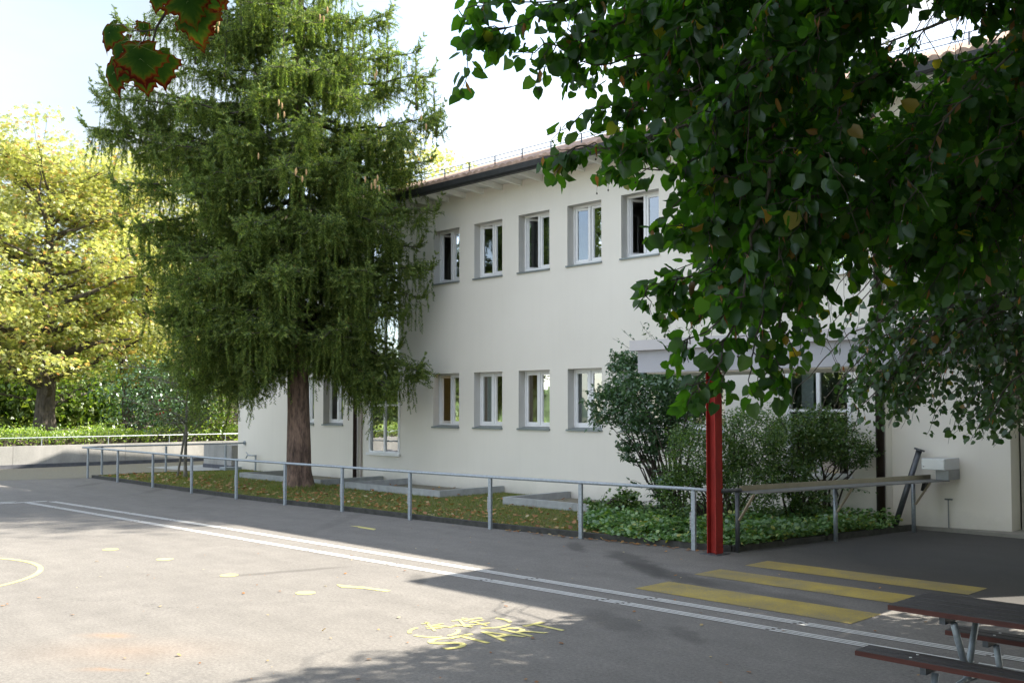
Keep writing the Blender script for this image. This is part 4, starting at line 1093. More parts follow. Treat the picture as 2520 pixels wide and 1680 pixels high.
    sc_ = np.stack([np.maximum(s3, .2)*1.05, s3, np.maximum(s3, .2)*1.05], axis=1)
    scatter('needles', TV, TF, pos, d, nr, sc_, 'spruce_needles', t)
    for j in range(26):
        px, py = rnd.choice(((900, 190), (925, 215), (915, 170), (680, 255), (690, 270), (745, 430), (740, 425), (905, 440), (918, 430), (925, 450), (530, 60), (640, 390), (800, 30), (1045, 290)))
        p = atdepth(px + rnd.uniform(-14, 14), py + rnd.uniform(-14, 14), dep0 - 3.1 + rnd.uniform(-.2, .4))
        a = MB(); a.tube([p, p + Vector((.01, 0, -.05)), p + Vector((.01, 0, -.11)), p + Vector((.0, 0, -.155))], [.01, .022, .02, .006], 7); a.build('cone', 'cone_brown', t)
    print('spruce twigs', len(pos))
spruce()

# ---- broadleaf trees
def broadleaf(t, base, height, crown_r, crown_z0, trunk_r, leaf_tmpl, leaf_mat_, bark, leaf_size, tips, per_tip, seed, spread=.55, flat=.45, lean=(0, 0), stems=1, shape=None):
    rnd = random.Random(seed); rng = np.random.default_rng(seed)
    a = MB(); base = Vector(base); tipsl = []
    cz = (height + crown_z0) / 2; rz = (height - crown_z0) / 2; cc = base + Vector((lean[0], lean[1], cz))
    for sidx in range(stems):
        az = sidx * 2.2 + seed; off = Vector((math.cos(az), math.sin(az), 0)) * (0 if stems == 1 else trunk_r * 1.2)
        top = cc + Vector((math.cos(az), math.sin(az), 0)) * (0 if stems == 1 else crown_r * .35) + Vector((0, 0, rz * .72))
        path = limb_path(base + off, top, 0, 9, crown_r * .03, rnd); r_ = taper(trunk_r, trunk_r * .12, len(path)); r_[0] *= 1.25
        a.tube(path, r_, 9)
        nb = max(3, int(math.sqrt(tips) * 1.5 / stems))
        for j in range(nb):
            q = .16 + .8 * (j + rnd.random()) / nb; k_ = q * (len(path) - 1); i = int(k_); p = path[i].lerp(path[min(i+1, len(path)-1)], k_ - i)
            if p.z < base.z + crown_z0 * .55: continue
            az2 = j * 2.4 + rnd.uniform(-.4, .4)
            # aim at a random surface point
            ph = rnd.uniform(-.75, .95) if shape is None else shape(rnd, q); ph = max(-.9, min(.97, (p.z - cc.z) / rz + rnd.uniform(.0, .5)))
            rr = math.sqrt(max(.03, 1 - ph*ph)) * crown_r * rnd.uniform(.75, 1.02)
            tip = Vector((cc.x + math.cos(az2)*rr, cc.y + math.sin(az2)*rr, cc.z + ph*rz))
            pp = limb_path(p, tip, -rnd.uniform(-.02, .06) * (tip-p).length, 6, .03*(tip-p).length, rnd); a.tube(pp, taper(max(.012, r_[i]*.5), .012, len(pp)), 5, False)
            nt = max(2, int(tips / (nb * stems)))
            for c in range(nt):
                q3 = rnd.uniform(.25, 1.0); k3 = q3 * (len(pp)-1); i3 = int(k3); p3 = pp[i3].lerp(pp[min(i3+1, len(pp)-1)], k3 - i3)
                L = crown_r * .34 * rnd.uniform(.4, 1.1); e = Vector(rdir(1, rng)[0]); e.z = abs(e.z)*.5 - .12 + (.2 if ph > .3 else 0)
                tp = p3 + e.normalized() * L; tipsl.append(tp)
                a.tube(limb_path(p3, tp, .05*L, 3, .03*L, rnd), taper(.014, .005, 4), 4, False)
    a.build('trunk', bark, t)
    T = np.array([tuple(p) for p in tipsl]); n = len(T) * per_tip
    pos = np.repeat(T, per_tip, axis=0) + rng.normal(size=(n, 3)) * np.array([spread, spread, spread * flat])
    d = rdir(n, rng); d[:, 2] = -np.abs(d[:, 2]) * .6 - .1; nr = rdir(n, rng) * .7; nr[:, 2] += 1
    scatter('crown', *leaf_tmpl, pos, d, nr, leaf_size * rng.uniform(.65, 1.25, n), leaf_mat_, t)
def tree(name, label, cat, loc, group=None, **k):
    t = thing(name, label, cat, loc, group); broadleaf(t, loc, **k); return t
def pick(px, dep, z=.6):
    v = atdepth(px, 1000, dep); return Vector((v.x, v.y, z))
CH = dict(spread=.46, flat=.36, leaf_tmpl=PALM, leaf_mat_='chestnut_leaves', bark='dark_bark')
tree('chestnut_tree', 'yellowing chestnut with thick dark trunk rising behind the concrete wall', 'chestnut', pick(112, 45), 'chestnut trees beyond the yard', height=14.6, crown_r=5.4, crown_z0=-.3, trunk_r=.48, leaf_size=.155, tips=760, per_tip=44, seed=3, **CH)
tree('chestnut_tree', 'yellow green chestnut with many slender stems just left of the spruce', 'chestnut', pick(345, 50), 'chestnut trees beyond the yard', height=14.0, crown_r=5.2, crown_z0=.2, trunk_r=.30, leaf_size=.155, tips=600, per_tip=44, seed=8, stems=3, **CH)
tree('chestnut_tree', 'yellow chestnut cut off by the left edge of the photo', 'chestnut', pick(-110, 47), 'chestnut trees beyond the yard', height=14.0, crown_r=5.2, crown_z0=-.3, trunk_r=.42, leaf_size=.155, tips=640, per_tip=42, seed=13, **CH)
tree('chestnut_tree', 'yellow green treetop showing over the roof end right of the spruce', 'chestnut', pick(985, 47, 0), 'chestnut trees beyond the yard', height=15.2, crown_r=4.3, crown_z0=3, trunk_r=.4, leaf_size=.155, tips=400, per_tip=32, seed=21, **CH)
tree('broadleaf_tree', 'darker green tree filling the gap low behind the chestnuts', 'tree', pick(470, 62), None, height=9.5, crown_r=6.5, crown_z0=.4, trunk_r=.3, leaf_tmpl=OVAL, leaf_mat_='green_leaves', bark='dark_bark', leaf_size=.30, tips=420, per_tip=26, seed=31, spread=.6)
tree('broadleaf_tree', 'dull green low tree far behind the chestnut trunk', 'tree', pick(120, 66), None, height=9.5, crown_r=9, crown_z0=0, trunk_r=.3, leaf_tmpl=OVAL, leaf_mat_='hedge_leaves', bark='dark_bark', leaf_size=.34, tips=420, per_tip=30, seed=37, spread=.8)
tree('round_bush', 'round bluish green bush standing behind the sunny hedge', 'bush', pick(400, 41.5), None, height=3.1, crown_r=2.4, crown_z0=.0, trunk_r=.08, leaf_tmpl=OVAL, leaf_mat_='dogwood_leaves', bark='dark_bark', leaf_size=.15, tips=260, per_tip=26, seed=41, spread=.28, flat=.8)
tree('round_bush', 'lighter green bush behind the hedge next to the wooden shed', 'bush', pick(505, 42.5), None, height=3.3, crown_r=2.1, crown_z0=.0, trunk_r=.08, leaf_tmpl=OVAL, leaf_mat_='hedge_leaves', bark='dark_bark', leaf_size=.15, tips=220, per_tip=26, seed=43, spread=.28, flat=.8)
ap = tree('apple_tree', 'small slender apple tree tied to a stake on the lawn', 'apple tree', P(27.9, 13.8, .02), None, height=4.3, crown_r=1.75, crown_z0=1.75, trunk_r=.055, leaf_tmpl=OVAL, leaf_mat_='apple_leaves', bark='grey_bark', leaf_size=.085, tips=170, per_tip=20, seed=51, spread=.16, flat=.8)
a = MB(); a.tube([P(28.35, 13.75, 0), P(27.95, 13.85, 1.75)], .035, 8); a.build('stake', 'grey_bark', ap)
for (px, py) in ((394, 1017), (402, 1015), (386, 1019), (393, 985), (420, 1008)):
    a = MB(); p = atdepth(px, py, 29.6); a.tube([p + Vector((0, 0, .035)), p + Vector((0, 0, .02)), p, p - Vector((0, 0, .02)), p - Vector((0, 0, .035))], [.01, .03, .038, .03, .01], 8); a.build('apple', 'apple_red', ap)

hm = MB(); NX = 60
for j in range(NX + 1):
    y = -60 + 150 * j / NX; h1 = 5.2 + 1.3*math.sin(y*.11) + .7*math.sin(y*.37+2)
    for (x, z) in ((-81, .3), (-84, h1 * .75), (-90, h1), (-130, h1 + 1)): hm.v.append((x, y, z))
for j in range(NX):
    for q in range(3): b_ = j*4 + q; hm.f.append((b_, b_+4, b_+5, b_+1))
tag(hm.build('hill', 'wooded_slope', smooth=True), kind='structure')
# wood far behind everything on the left
rng = np.random.default_rng(78); n = 80000
fy = rng.uniform(-30, 52, n); fx = -rng.uniform(72, 80, n); fz = rng.uniform(0, 1, n) ** 1.25 * (6.5 + 1.6*np.sin(fy*.35) + 1.1*np.sin(fy*.9+1)) + .4
d = rdir(n, rng); tree('poplar_tree', 'tall tree behind the far side of the school above the linden leaves', 'tree', P(6.3, 34.1, 0), None, height=31.9, crown_r=4.3, crown_z0=24.3, trunk_r=.45, leaf_tmpl=OVAL, leaf_mat_='green_leaves', bark='dark_bark', leaf_size=.32, tips=420, per_tip=120, seed=91, spread=.8, flat=1.0)
wd_ = scatter('far_wood', *OVAL, np.stack([fx, fy, fz], 1), d, rdir(n, rng), rng.uniform(.4, .7, n), 'wood_leaves'); tag(wd_, 'far dark green wood behind the chestnuts', 'wood', kind='stuff')
# hedge
rng = np.random.default_rng(77); n = 30000
hp = np.stack([-rng.uniform(38.3, 39.6, n), rng.uniform(-8, 24, n), np.zeros(n)], 1)
hp[:, 2] = .6 + (.68 + .09*np.sin(hp[:, 1]*2.1) + .05*np.sin(hp[:, 1]*5.3+1)) * np.sqrt(rng.uniform(0, 1, n)) + (rng.uniform(0, 1, n) > .9) * rng.uniform(0, .32, n)
d = rdir(n, rng); d[:, 2] = np.abs(d[:, 2]); hd = thing('hedge', 'sunlit clipped light green hedge behind the thin wall railing', 'hedge', P(39, 8, .6))
scatter('foliage', *OVAL, hp, d, rdir(n, rng), rng.uniform(.07, .13, n), 'hedge_leaves', hd)
a = MB(); a.sbox(38.6, 39.3, -8, 24, .6, .95); a.build('woody_core', 'dark_bark', hd)

# ---- shrubs
def shrub(name, label, cat, base, blobs, nleaf, size, mat, stems, seed, tmpl=OVAL, shoots=()):
    rng = np.random.default_rng(seed); rnd = random.Random(seed)
    t = thing(name, label, cat, base); a = MB(); pos = []
    tot = sum(b[1]*b[2]*b[3] for b in blobs)
    for (c, rx, ry, rz) in blobs:
        m_ = int(nleaf * rx*ry*rz / tot); u = rdir(m_, rng) * (rng.uniform(.25, 1, (m_, 1)) ** .45)
        # clumps
        cl_ = rdir(max(6, m_//60), rng) * rng.uniform(.55, 1.05, (max(6, m_//60), 1)); pick_ = cl_[rng.integers(0, len(cl_), m_)]
        mixk = rng.uniform(0, 1, (m_, 1)) < .7
        u = np.where(mixk, pick_ + rng.normal(size=(m_, 3)) * .16, u)
        pos.append(u * np.array([rx, ry, rz]) + np.array(c))
        for j in range(5):
            e = rdir(1, rng)[0] * .8; tip = Vector(c) + Vector((e[0]*rx, e[1]*ry, e[2]*rz)); s0 = Vector(rnd.choice(stems))
            pth = limb_path(s0, tip, -.1, 6, .07, rnd); a.tube(pth, taper(.026, .005, len(pth)), 5, False)
    auto = []
    for (c, rx, ry, rz) in blobs:
        for j in range(9):
            e = rdir(1, rng)[0]; e[2] = abs(e[2]) * .9 - .1; c0 = Vector(c) + Vector((e[0]*rx, e[1]*ry, e[2]*rz)) * .7
            auto.append((c0, Vector(c) + Vector((e[0]*rx, e[1]*ry, e[2]*rz)) * rnd.uniform(1.15, 1.5) + Vector((0, 0, rnd.uniform(0, .12)))))
    for (p0, p1) in list(shoots) + auto:
        pth = limb_path(p0, p1, -.03, 8, .03, rnd); a.tube(pth, taper(.008, .002, len(pth)), 4, False)
        for j in range(38):
            q = Vector(p0).lerp(Vector(p1), j / 38.); pos.append(np.array([tuple(q + Vector((rnd.gauss(0, .04), rnd.gauss(0, .04), 0)))]))
    pos = np.concatenate(pos); pos[:, 2] = np.maximum(pos[:, 2], .08); pos[:, 1] = np.minimum(pos[:, 1], 17.02)
    n = len(pos); d = rdir(n, rng); d[:, 2] = d[:, 2]*.6 - .15; nr = rdir(n, rng)*.7; nr[:, 2] += .8
    a.build('stems', 'dark_bark', t)
    scatter('foliage', *tmpl, pos, d, nr, size * rng.uniform(.7, 1.25, n), mat, t)
    return t
def at(px, py, dep): return tuple(atdepth(px, py, dep))
stm = [P(11.0, 14.9, .02), P(10.85, 15.0, .02), P(11.15, 15.05, .02)]
shrub('dogwood_shrub', 'tall dark green dogwood shrub left of the red column under the canopy end', 'shrub', P(11, 14.9, 0),
      [(at(1590, 985, 18.3), .85, .8, .62), (at(1500, 1000, 18.6), .42, .4, .38), (at(1690, 960, 17.8), .6, .7, .55), (at(1530, 905, 19.0), .3, .3, .35), (at(1600, 905, 18.8), .5, .5, .3), (at(1640, 1090, 18.2), .45, .5, .35), (at(1565, 1110, 18.4), .3, .3, .22), (at(1640, 1200, 18.2), .3, .4, .3)],
      11500, .085, 'dogwood_leaves', stm, 61,
      shoots=[(P(11.0, 15.4, 2.5), atdepth(x, y, 19.0)) for x, y in ((1507, 832), (1530, 810), (1606, 745), (1628, 770), (1575, 790), (1665, 800), (1645, 840), (1590, 815), (1700, 800))] + [(P(11, 14.9, .5), atdepth(x, y, 18.0)) for x, y in ((1545, 1180), (1560, 1240), (1580, 1120), (1590, 1215), (1610, 1250))])
shrub('privet_shrub', 'fine leaved yellow green shrub directly behind the red column', 'shrub', P(9.9, 14.4, 0),
      [(at(1705, 1120, 16.8), .45, .5, .55), (at(1680, 1200, 16.9), .4, .5, .42), (at(1850, 1075, 17.0), .55, .6, .5), (at(1840, 1190, 16.9), .55, .6, .55), (at(1790, 1000 + 130, 17.2), .4, .5, .4)],
      14000, .056, 'privet_leaves', [P(9.9, 14.4, .02), P(9.5, 14.6, .02)], 62,
      shoots=[(atdepth(x, y + 120, 17), atdepth(x + 10, y, 17)) for x, y in ((1850, 1010), (1880, 1000), (1905, 1010), (1690, 1045), (1665, 1060))])
shrub('cotoneaster_shrub', 'spreading dark shrub with crooked stems in front of the white framed ground floor window', 'shrub', P(9.2, 16.2, 0),
      [(at(1960, 1085, 17.7), .6, .55, .5), (at(2050, 1080, 17.6), .55, .45, .45), (at(2110, 1120, 17.5), .32, .3, .22), (at(1930, 1170, 17.2), .5, .5, .38), (at(2010, 1050, 17.7), .5, .4, .35), (at(1985, 1230, 17.2), .38, .4, .18)],
      15000, .058, 'green_leaves', [P(8.95, 16.8, .02), P(9.35, 16.2, .02)], 63,
      shoots=[(at(2050, 1200, 17.3), at(2140, 1210, 17.3)), (at(2060, 1110, 17.5), at(2150, 1150, 17.5)), (at(2080, 1100, 17.5), at(2140, 1100, 17.5)), (at(2000, 1050, 17.5), at(2085, 1000, 17.5)), (at(1930, 1050, 17.5), at(1900, 990, 17.5))])
rng = np.random.default_rng(64)
# ground cover
def in_poly(x, y, poly):
    inside = np.zeros(len(x), bool); j = len(poly) - 1
    for i in range(len(poly)):
        xi, yi = poly[i]; xj, yj = poly[j]
        c = ((yi > y) != (yj > y)) & (x < (xj - xi) * (y - yi) / (yj - yi + 1e-12) + xi); inside ^= c; j = i
    return inside
poly = [(11.5, 12.9), (10.2, 12.35), (8.9, 12.6), (8.2, 12.9), (7.65, 16.9), (8.5, 16.9), (11.6, 15.6), (12.4, 14.4)]
n = 30000; s_ = rng.uniform(7.6, 12.5, n); nn2 = rng.uniform(12.2, 17, n); ok = in_poly(s_, nn2, poly); s_, nn2 = s_[ok], nn2[ok]; n = len(s_)
hgt = .10 + .12*(np.sin(s_*2.3)*np.cos(nn2*2.7)+1)/2 + .06*np.sin(s_*7+nn2*5)
hgt = hgt * np.clip(((nn2 - 12.35) / .5), .5, 1.3)
pos = np.stack([-s_, nn2, .05 + hgt * rng.uniform(.35, 1.15, n)], 1); d = rdir(n, rng); d[:, 2] *= .35; nr = rdir(n, rng)*.45; nr[:, 2] += .6
gc = scatter('ground_cover', *LOBED, pos, d, nr, rng.uniform(.045, .09, n), 'cover_leaves'); tag(gc, 'low bright green leafy ground cover around the red column', 'ground cover', kind='stuff')
shrub('maple_seedling', 'young lobed leaf seedling growing beside the light well in the lawn corner', 'seedling', P(12, 13.6, 0), [(at(1500, 1255, 18.0), .35, .35, .22), (at(1545, 1235, 17.8), .2, .2, .2)], 900, .06, 'privet_leaves', [P(12, 13.8, .02)], 66, LOBED,
      shoots=[(P(12, 13.8, .1), at(1503, 1200, 18.0)), (P(11.9, 13.8, .1), at(1545, 1205, 17.8)), (P(11.9, 13.8, .1), at(1525, 1225, 17.8))])
# grass
lp2 = [(s, n_ + .03) for s, n_ in kerb_line] + [(7.9, 16.9), (30.6, 17.0), (30.2, 16.3), (30.7, 14.5)]
n = 150000; s_ = rng.uniform(7.7, 31, n); nn2 = rng.uniform(11.8, 17, n); ok = in_poly(s_, nn2, lp2)
for (a0, a1) in ((26.9, 22.6), (21.5, 17.7), (15.6, 11.6)): ok &= ~((s_ < a0) & (s_ > a1) & (nn2 > 15.0))
s_, nn2 = s_[ok], nn2[ok]; n = len(s_)
G_T = (np.array([(-.09, 0, 0), (.09, 0, 0), (.0, 1, .15)]), np.array([(0, 1, 2)]))
d = rdir(n, rng); d[:, 2] = np.abs(d[:, 2]) + .5
tr_d = np.hypot(s_ - 22.2, nn2 - 14.0); hg = rng.uniform(.03, .075, n) * (1 + 1.6 * np.exp(-((tr_d - .5) / .35) ** 2)) * (1 + 1.2 * np.exp(-(((s_ - 27.9)**2 + (nn2 - 13.8)**2) / .1)))
gr = scatter('grass', *G_T, np.stack([-s_, nn2, np.full(n, .045)], 1), d, rdir(n, rng), hg, 'grass_blades'); tag(gr, 'short patchy green and straw coloured grass of the lawn strip', 'grass', kind='stuff')
n = 1500; s_ = rng.uniform(9, 31, n); nn2 = 11.9 + rng.gamma(2, .8, n); ok = in_poly(s_, nn2, lp2); s_, nn2 = s_[ok], nn2[ok]; n = len(s_)
d = rdir(n, rng); d[:, 2] *= .2; nr = rdir(n, rng)*.5; nr[:, 2] += 1
fl = scatter('fallen_leaves', *LOBED, np.stack([-s_, nn2, .085 + rng.uniform(0, .02, n)], 1), d, nr, rng.uniform(.05, .11, n), 'fallen_leaves'); tag(fl, 'dry brown and orange leaves scattered over the lawn', 'leaves', kind='stuff')
# leaves blown on to the asphalt by the kerb
n = 90; s_ = rng.uniform(8.6, 12.5, n); nn2 = np.interp(-s_, [-v[0] for v in POSTS], [v[1] for v in POSTS]) - np.abs(rng.normal(0, .08, n)) + .05
d = rdir(n, rng); d[:, 2] *= .1; nr = rdir(n, rng)*.3; nr[:, 2] += 1
fl = scatter('blown_leaves', *LOBED, np.stack([-s_, nn2, np.full(n, .018)], 1), d, nr, rng.uniform(.03, .08, n), 'fallen_leaves'); tag(fl, 'few dry leaves lying on the asphalt along the kerb', 'leaves', kind='stuff')

n = 160; rng = np.random.default_rng(5); s_ = rng.uniform(1.5, 14, n); nn2 = rng.uniform(3.5, 12.0, n) ; d = rdir(n, rng); d[:, 2] *= .1; nr = rdir(n, rng)*.3; nr[:, 2] += 1
fl = scatter('dry_litter', *LOBED, np.stack([-s_, nn2, np.full(n, .012)], 1), d, nr, rng.uniform(.012, .05, n), 'fallen_leaves'); tag(fl, 'small bits of dry leaf litter strewn thinly over the asphalt', 'litter', kind='stuff')
# ---- lindens
def sunlit_spot(q, jit=0.0):
    '''True where a leaf at q would throw its shadow on the part of the yard that lies in full sun'''
    g_ = q - SUN_DIR * (q.z / SUN_DIR.z); x, y, d_ = project(g_)
    if d_ < .5: return False
    if 2420 < x < 2640 and 1468 - (x < 2480) * (2480 - x) * -.18 < y < 1500: return True
    if x > 1560: return False
    lim = np.interp(x, [-600, 300, 600, 850, 1000, 1150, 1300, 1450, 1560], [2100, 1800, 1705, 1648, 1620, 1592, 1562, 1545, 1532])
    return y < lim + jit - 8
def lind(t, paths, seed, dens, lmin, lmax, petiole=.05, droop=.55, side=.5, bract=.05, clipfn=None, lmat='linden_leaves'):
    """paths: list of 3-D polylines; side shoots carry heart leaves hanging down"""
    rng = np.random.default_rng(seed); rnd = random.Random(seed); a = MB(); P_, D_, S_ = [], [], []; bp_, bd_, bs_ = [], [], []; berries = MB()
    def leafy(path, r0):
        a.tube(path, taper(r0, .0015, len(path)), 5, False)
        for p0, p1 in zip(path[:-1], path[1:]):
            L = (p1 - p0).length; m_ = max(1, int(L * dens + rnd.random()))
            ax = (p1 - p0).normalized()
            for j in range(m_):
                p = p0.lerp(p1, rnd.random()); e = Vector(rdir(1, rng)[0]); e = (e - ax * e.dot(ax)); e.normalize()
                st_ = (e * .7 + ax * .4 + Vector((0, 0, -.25))).normalized() * petiole * rnd.uniform(.5, 1.3)
                q = p + st_
                if clipfn and not clipfn(q): continue
                dd = (e * .75 + ax * .35 + Vector((0, 0, -1)) * droop * rnd.uniform(.1, 2.0)).normalized()
                P_.append(tuple(q)); D_.append(tuple(dd)); S_.append(rnd.uniform(lmin, lmax))
                if rnd.random() < bract:
                    bp_.append(tuple(p)); bd_.append((rnd.uniform(-.4, .4), rnd.uniform(-.4, .4), -1)); bs_.append(rnd.uniform(.05, .085))
                    if rnd.random() < .6:
                        w_ = Vector((rnd.uniform(-.02, .02), rnd.uniform(-.02, .02), -rnd.uniform(.07, .12))); berries.tube([p, p + w_], .0008, 3, False)
                        q2 = p + w_; berries.tube([q2 + Vector((0, 0, .005)), q2 + Vector((0, 0, .002)), q2 - Vector((0, 0, .003)), q2 - Vector((0, 0, .006))], [.001, .0045, .0045, .001], 6)
    for (path, r0, shoots, sl) in paths:
        path = [Vector(p) for p in path]
        fine = []
        for p0, p1 in zip(path[:-1], path[1:]):
            for j in range(4): fine.append(p0.lerp(p1, j/4) + Vector((rnd.uniform(-.02, .02), rnd.uniform(-.02, .02), rnd.uniform(-.02, .02))))
        fine.append(path[-1]); leafy(fine, r0)
        for j in range(shoots):
            q = rnd.uniform(.08, .97); k_ = q * (len(fine)-1); i = int(k_); p = fine[i].lerp(fine[min(i+1, len(fine)-1)], k_ - i)
            ax = (fine[min(i+1, len(fine)-1)] - fine[max(i-1, 0)]).normalized(); e = Vector(rdir(1, rng)[0]); e = (e + ax * .9 + Vector((0, 0, -.35))).normalized()
            L = sl * rnd.uniform(.5, 1.2); tip = p + e * L + Vector((0, 0, -.25 * L))
            if clipfn and not clipfn(tip): continue
            leafy(limb_path(p, tip, -.06 * L, 5, .02, rnd), .004)
    a.build('branches', 'dark_bark', t)
    pos = np.array(P_); d = np.array(D_); n = len(pos); nr = rdir(n, rng); nr[:, 2] += .25; S3 = np.array(S_); S3 = np.stack([S3 * rng.uniform(.75, 1.05, n), S3, S3 * rng.uniform(-.6, 2.2, n)], 1)
    scatter('foliage', *HEART, pos, d, nr, S3, lmat, t)
    if bp_: scatter('seed_bracts', *OVAL, np.array(bp_), np.array(bd_), rdir(len(bp_), rng), np.stack([np.array(bs_)*.7, np.array(bs_), np.array(bs_)], 1), 'linden_bract', t)['kind'] = 'stuff'
    if berries.v: berries.build('seed_berries', 'dark_bark', t)['kind'] = 'stuff'
    print('linden leaves', n)
t = thing('linden_tree', 'overhanging linden with large dark heart shaped leaves hanging across the upper right', 'linden', P(-3.0, 2.5, 0))
a = MB(); tb = P(-3.0, 2.5, 0); a.tube([tb, tb + Vector((-.05, .05, 2)), tb + Vector((-.2, .3, 4.2)), tb + Vector((-.6, .8, 6.5)), tb + Vector((-.8, 1.0, 9))], [.36, .27, .23, .16, .06], 14)
a.build('trunk', 'grey_bark', t, smooth=True)
hubs = [P(-2.6, 3.1, 5.2), P(-2.3, 3.4, 6.2)]
def pth(*pts): return [atdepth(*p) for p in pts]
near = []
def nb(pts, r=.012, shoots=10, sl=.35): near.append((pth(*pts), r, shoots, sl))
nb([(1900, -160, 5.6), (1640, -60, 5.2), (1400, 0, 4.9), (1150, 5, 4.7)], .012, 16, .30)
nb([(1800, -60, 5.4), (1520, 60, 5.1), (1380, 110, 5.0), (1250, 130, 5.0)], .010, 14, .22)
nb([(1500, -50, 5.0), (1350, 20, 4.9), (1240, 70, 4.9)], .008, 8, .2)
nb([(1850, 60, 5.3), (1620, 130, 5.2), (1470, 150, 5.1), (1385, 160, 5.1)], .010, 12, .22)
nb([(1900, 120, 5.0), (1700, 220, 4.9), (1560, 260, 4.9), (1455, 265, 4.9)], .010, 12, .22)
nb([(1930, 220, 4.8), (1720, 310, 4.7), (1560, 350, 4.7), (1440, 365, 4.7), (1325, 385, 4.7)], .010, 18, .20)
nb([(1950, 300, 5.2), (1760, 380, 5.1), (1620, 420, 5.1), (1500, 410, 5.1)], .009, 14, .2)
nb([(1950, 380, 4.8), (1800, 430, 4.7), (1690, 470, 4.7)], .009, 10, .22)
nb([(1950, 420, 4.9), (1800, 520, 4.8), (1700, 560, 4.8), (1600, 565, 4.8)], .008, 10, .17)
nb([(1950, 520, 5.0), (1800, 620, 4.9), (1690, 690, 4.9), (1575, 705, 4.9)], .008, 13, .15)
nb([(1900, 420, 4.6), (1850, 640, 4.5), (1800, 820, 4.4), (1740, 940, 4.4), (1700, 985, 4.4)], .009, 16, .2)
nb([(1830, 720, 4.4), (1740, 820, 4.4), (1640, 850, 4.5)], .005, 6, .12)
nb([(1850, 600, 4.8), (1800, 700, 4.8), (1700, 780, 4.9)], .006, 8, .18)
nb([(1930, 560, 4.6), (1900, 720, 4.6), (1860, 860, 4.5), (1920, 905, 4.5)], .008, 12, .18)
nb([(1950, 640, 4.6), (1910, 800, 4.6), (1900, 960, 4.6)], .007, 8, .16)
rr2 = random.Random(99)
for j in range(150):
    px = rr2.uniform(1500, 2700); py = rr2.uniform(-160, 620)
    if px < 1750 and py > 330: continue
    if px < 1600 and py > 120: continue
    dep = rr2.uniform(4.6, 8.0); ln = rr2.uniform(150, 330)
    if 2090 < px < 2520 and -60 < py < 190 and dep < 9: 
        if rr2.random() < .72: continue
    near.append((pth((px + ln * .7, py - ln * .55, dep + .3), (px + ln*.25, py - ln*.1, dep), (px - ln*.15, py + ln*.45, dep - .1)), .008, 11, .34))
def clip_near(q):
    x, y, d_ = project(q)
    if d_ < 3.0: return False
    if sunlit_spot(q, rr2.uniform(-26, 12)): return False
    if 2180 < x < 2400 and 32 < y < 132 and y > 32 + abs(x - 2300) * .12: return rr2.random() < .12
    if x < 1100: return False
    if 1300 < x < 1740 and y > 1030: return False
    if x < 1572 and 440 < y < 645: return False
    if x < 1648 and 440 < y < 532: return False
    if x < 1560 and 640 < y < 900: return False
    if 1150 < x < 1310 and y > 190: return False
    if y > 1010 and x < 2000: return False
    if x < 1690 and 800 < y and rr2.random() < .25: return False
    if 1690 < x < 1960 and 790 < y < 935 and rr2.random() < .5: return False
    lim = np.interp(x, [1740, 1800, 1950, 2000, 2060, 2200, 2520], [1040, 1010, 980, 900, 820, 760, 700])
    return y < lim
lind(t, near, 71, 42, .048, .086, .045, .6, clipfn=clip_near)
def upper_crown(t, centre, rx, ry, rz, n, seed, keep):
    rng = np.random.default_rng(seed); cl_ = rdir(260, rng) * rng.uniform(.3, 1, (260, 1)) ** .4
    u = cl_[rng.integers(0, 260, n)] + rng.normal(size=(n, 3)) * .10
    pos = u * np.array([rx, ry, rz]) + np.array(tuple(centre))
    ok = np.array([keep(Vector(p)) for p in pos]); pos = pos[ok]; n = len(pos)
    d = rdir(n, rng); d[:, 2] = -np.abs(d[:, 2]); nr = rdir(n, rng)*.6; nr[:, 2] += 1
    scatter('upper_crown', *OVAL, pos, d, nr, rng.uniform(.12, .2, n), 'linden_leaves', t)
    a = MB(); rnd = random.Random(seed)
    for j in range(24):
        e = cl_[j]; tip = Vector(centre) + Vector((e[0]*rx, e[1]*ry, e[2]*rz))
        lp_ = limb_path(Vector(centre) - Vector((0, 0, rz*.6)), tip, -.1, 5, .1, rnd)
        if keep(tip) and not any(sunlit_spot(p_, 60) for p_ in lp_): a.tube(lp_, taper(.06, .01, 6), 5, False)
    if a.v: a.build('upper_limbs', 'dark_bark', t)
def above_frame(q):
    x, y, d_ = project(q)
    if sunlit_spot(q, rr2.uniform(-30, 14)): return False
    return q.z > 2.6 and (d_ < .2 or y < -40 or x > 2560 or x < -300)
upper_crown(t, P(-2.4, 3.0, 7.6), 5.6, 5.2, 3.8, 60000, 201, above_frame)
limbs = MB()
for hb, tgt in ((0, (2300, -120, 6)), (0, (2500, 100, 6.4)), (1, (2000, -260, 5.8)), (1, (2700, -100, 6.5)), (0, (1950, -160, 5.3))):
    pp = limb_path(hubs[hb], atdepth(*tgt), -.2, 6, .06, rr2); limbs.tube(pp, taper(.09, .02, len(pp)), 7, False)
limbs.build('limbs', 'grey_bark', t)

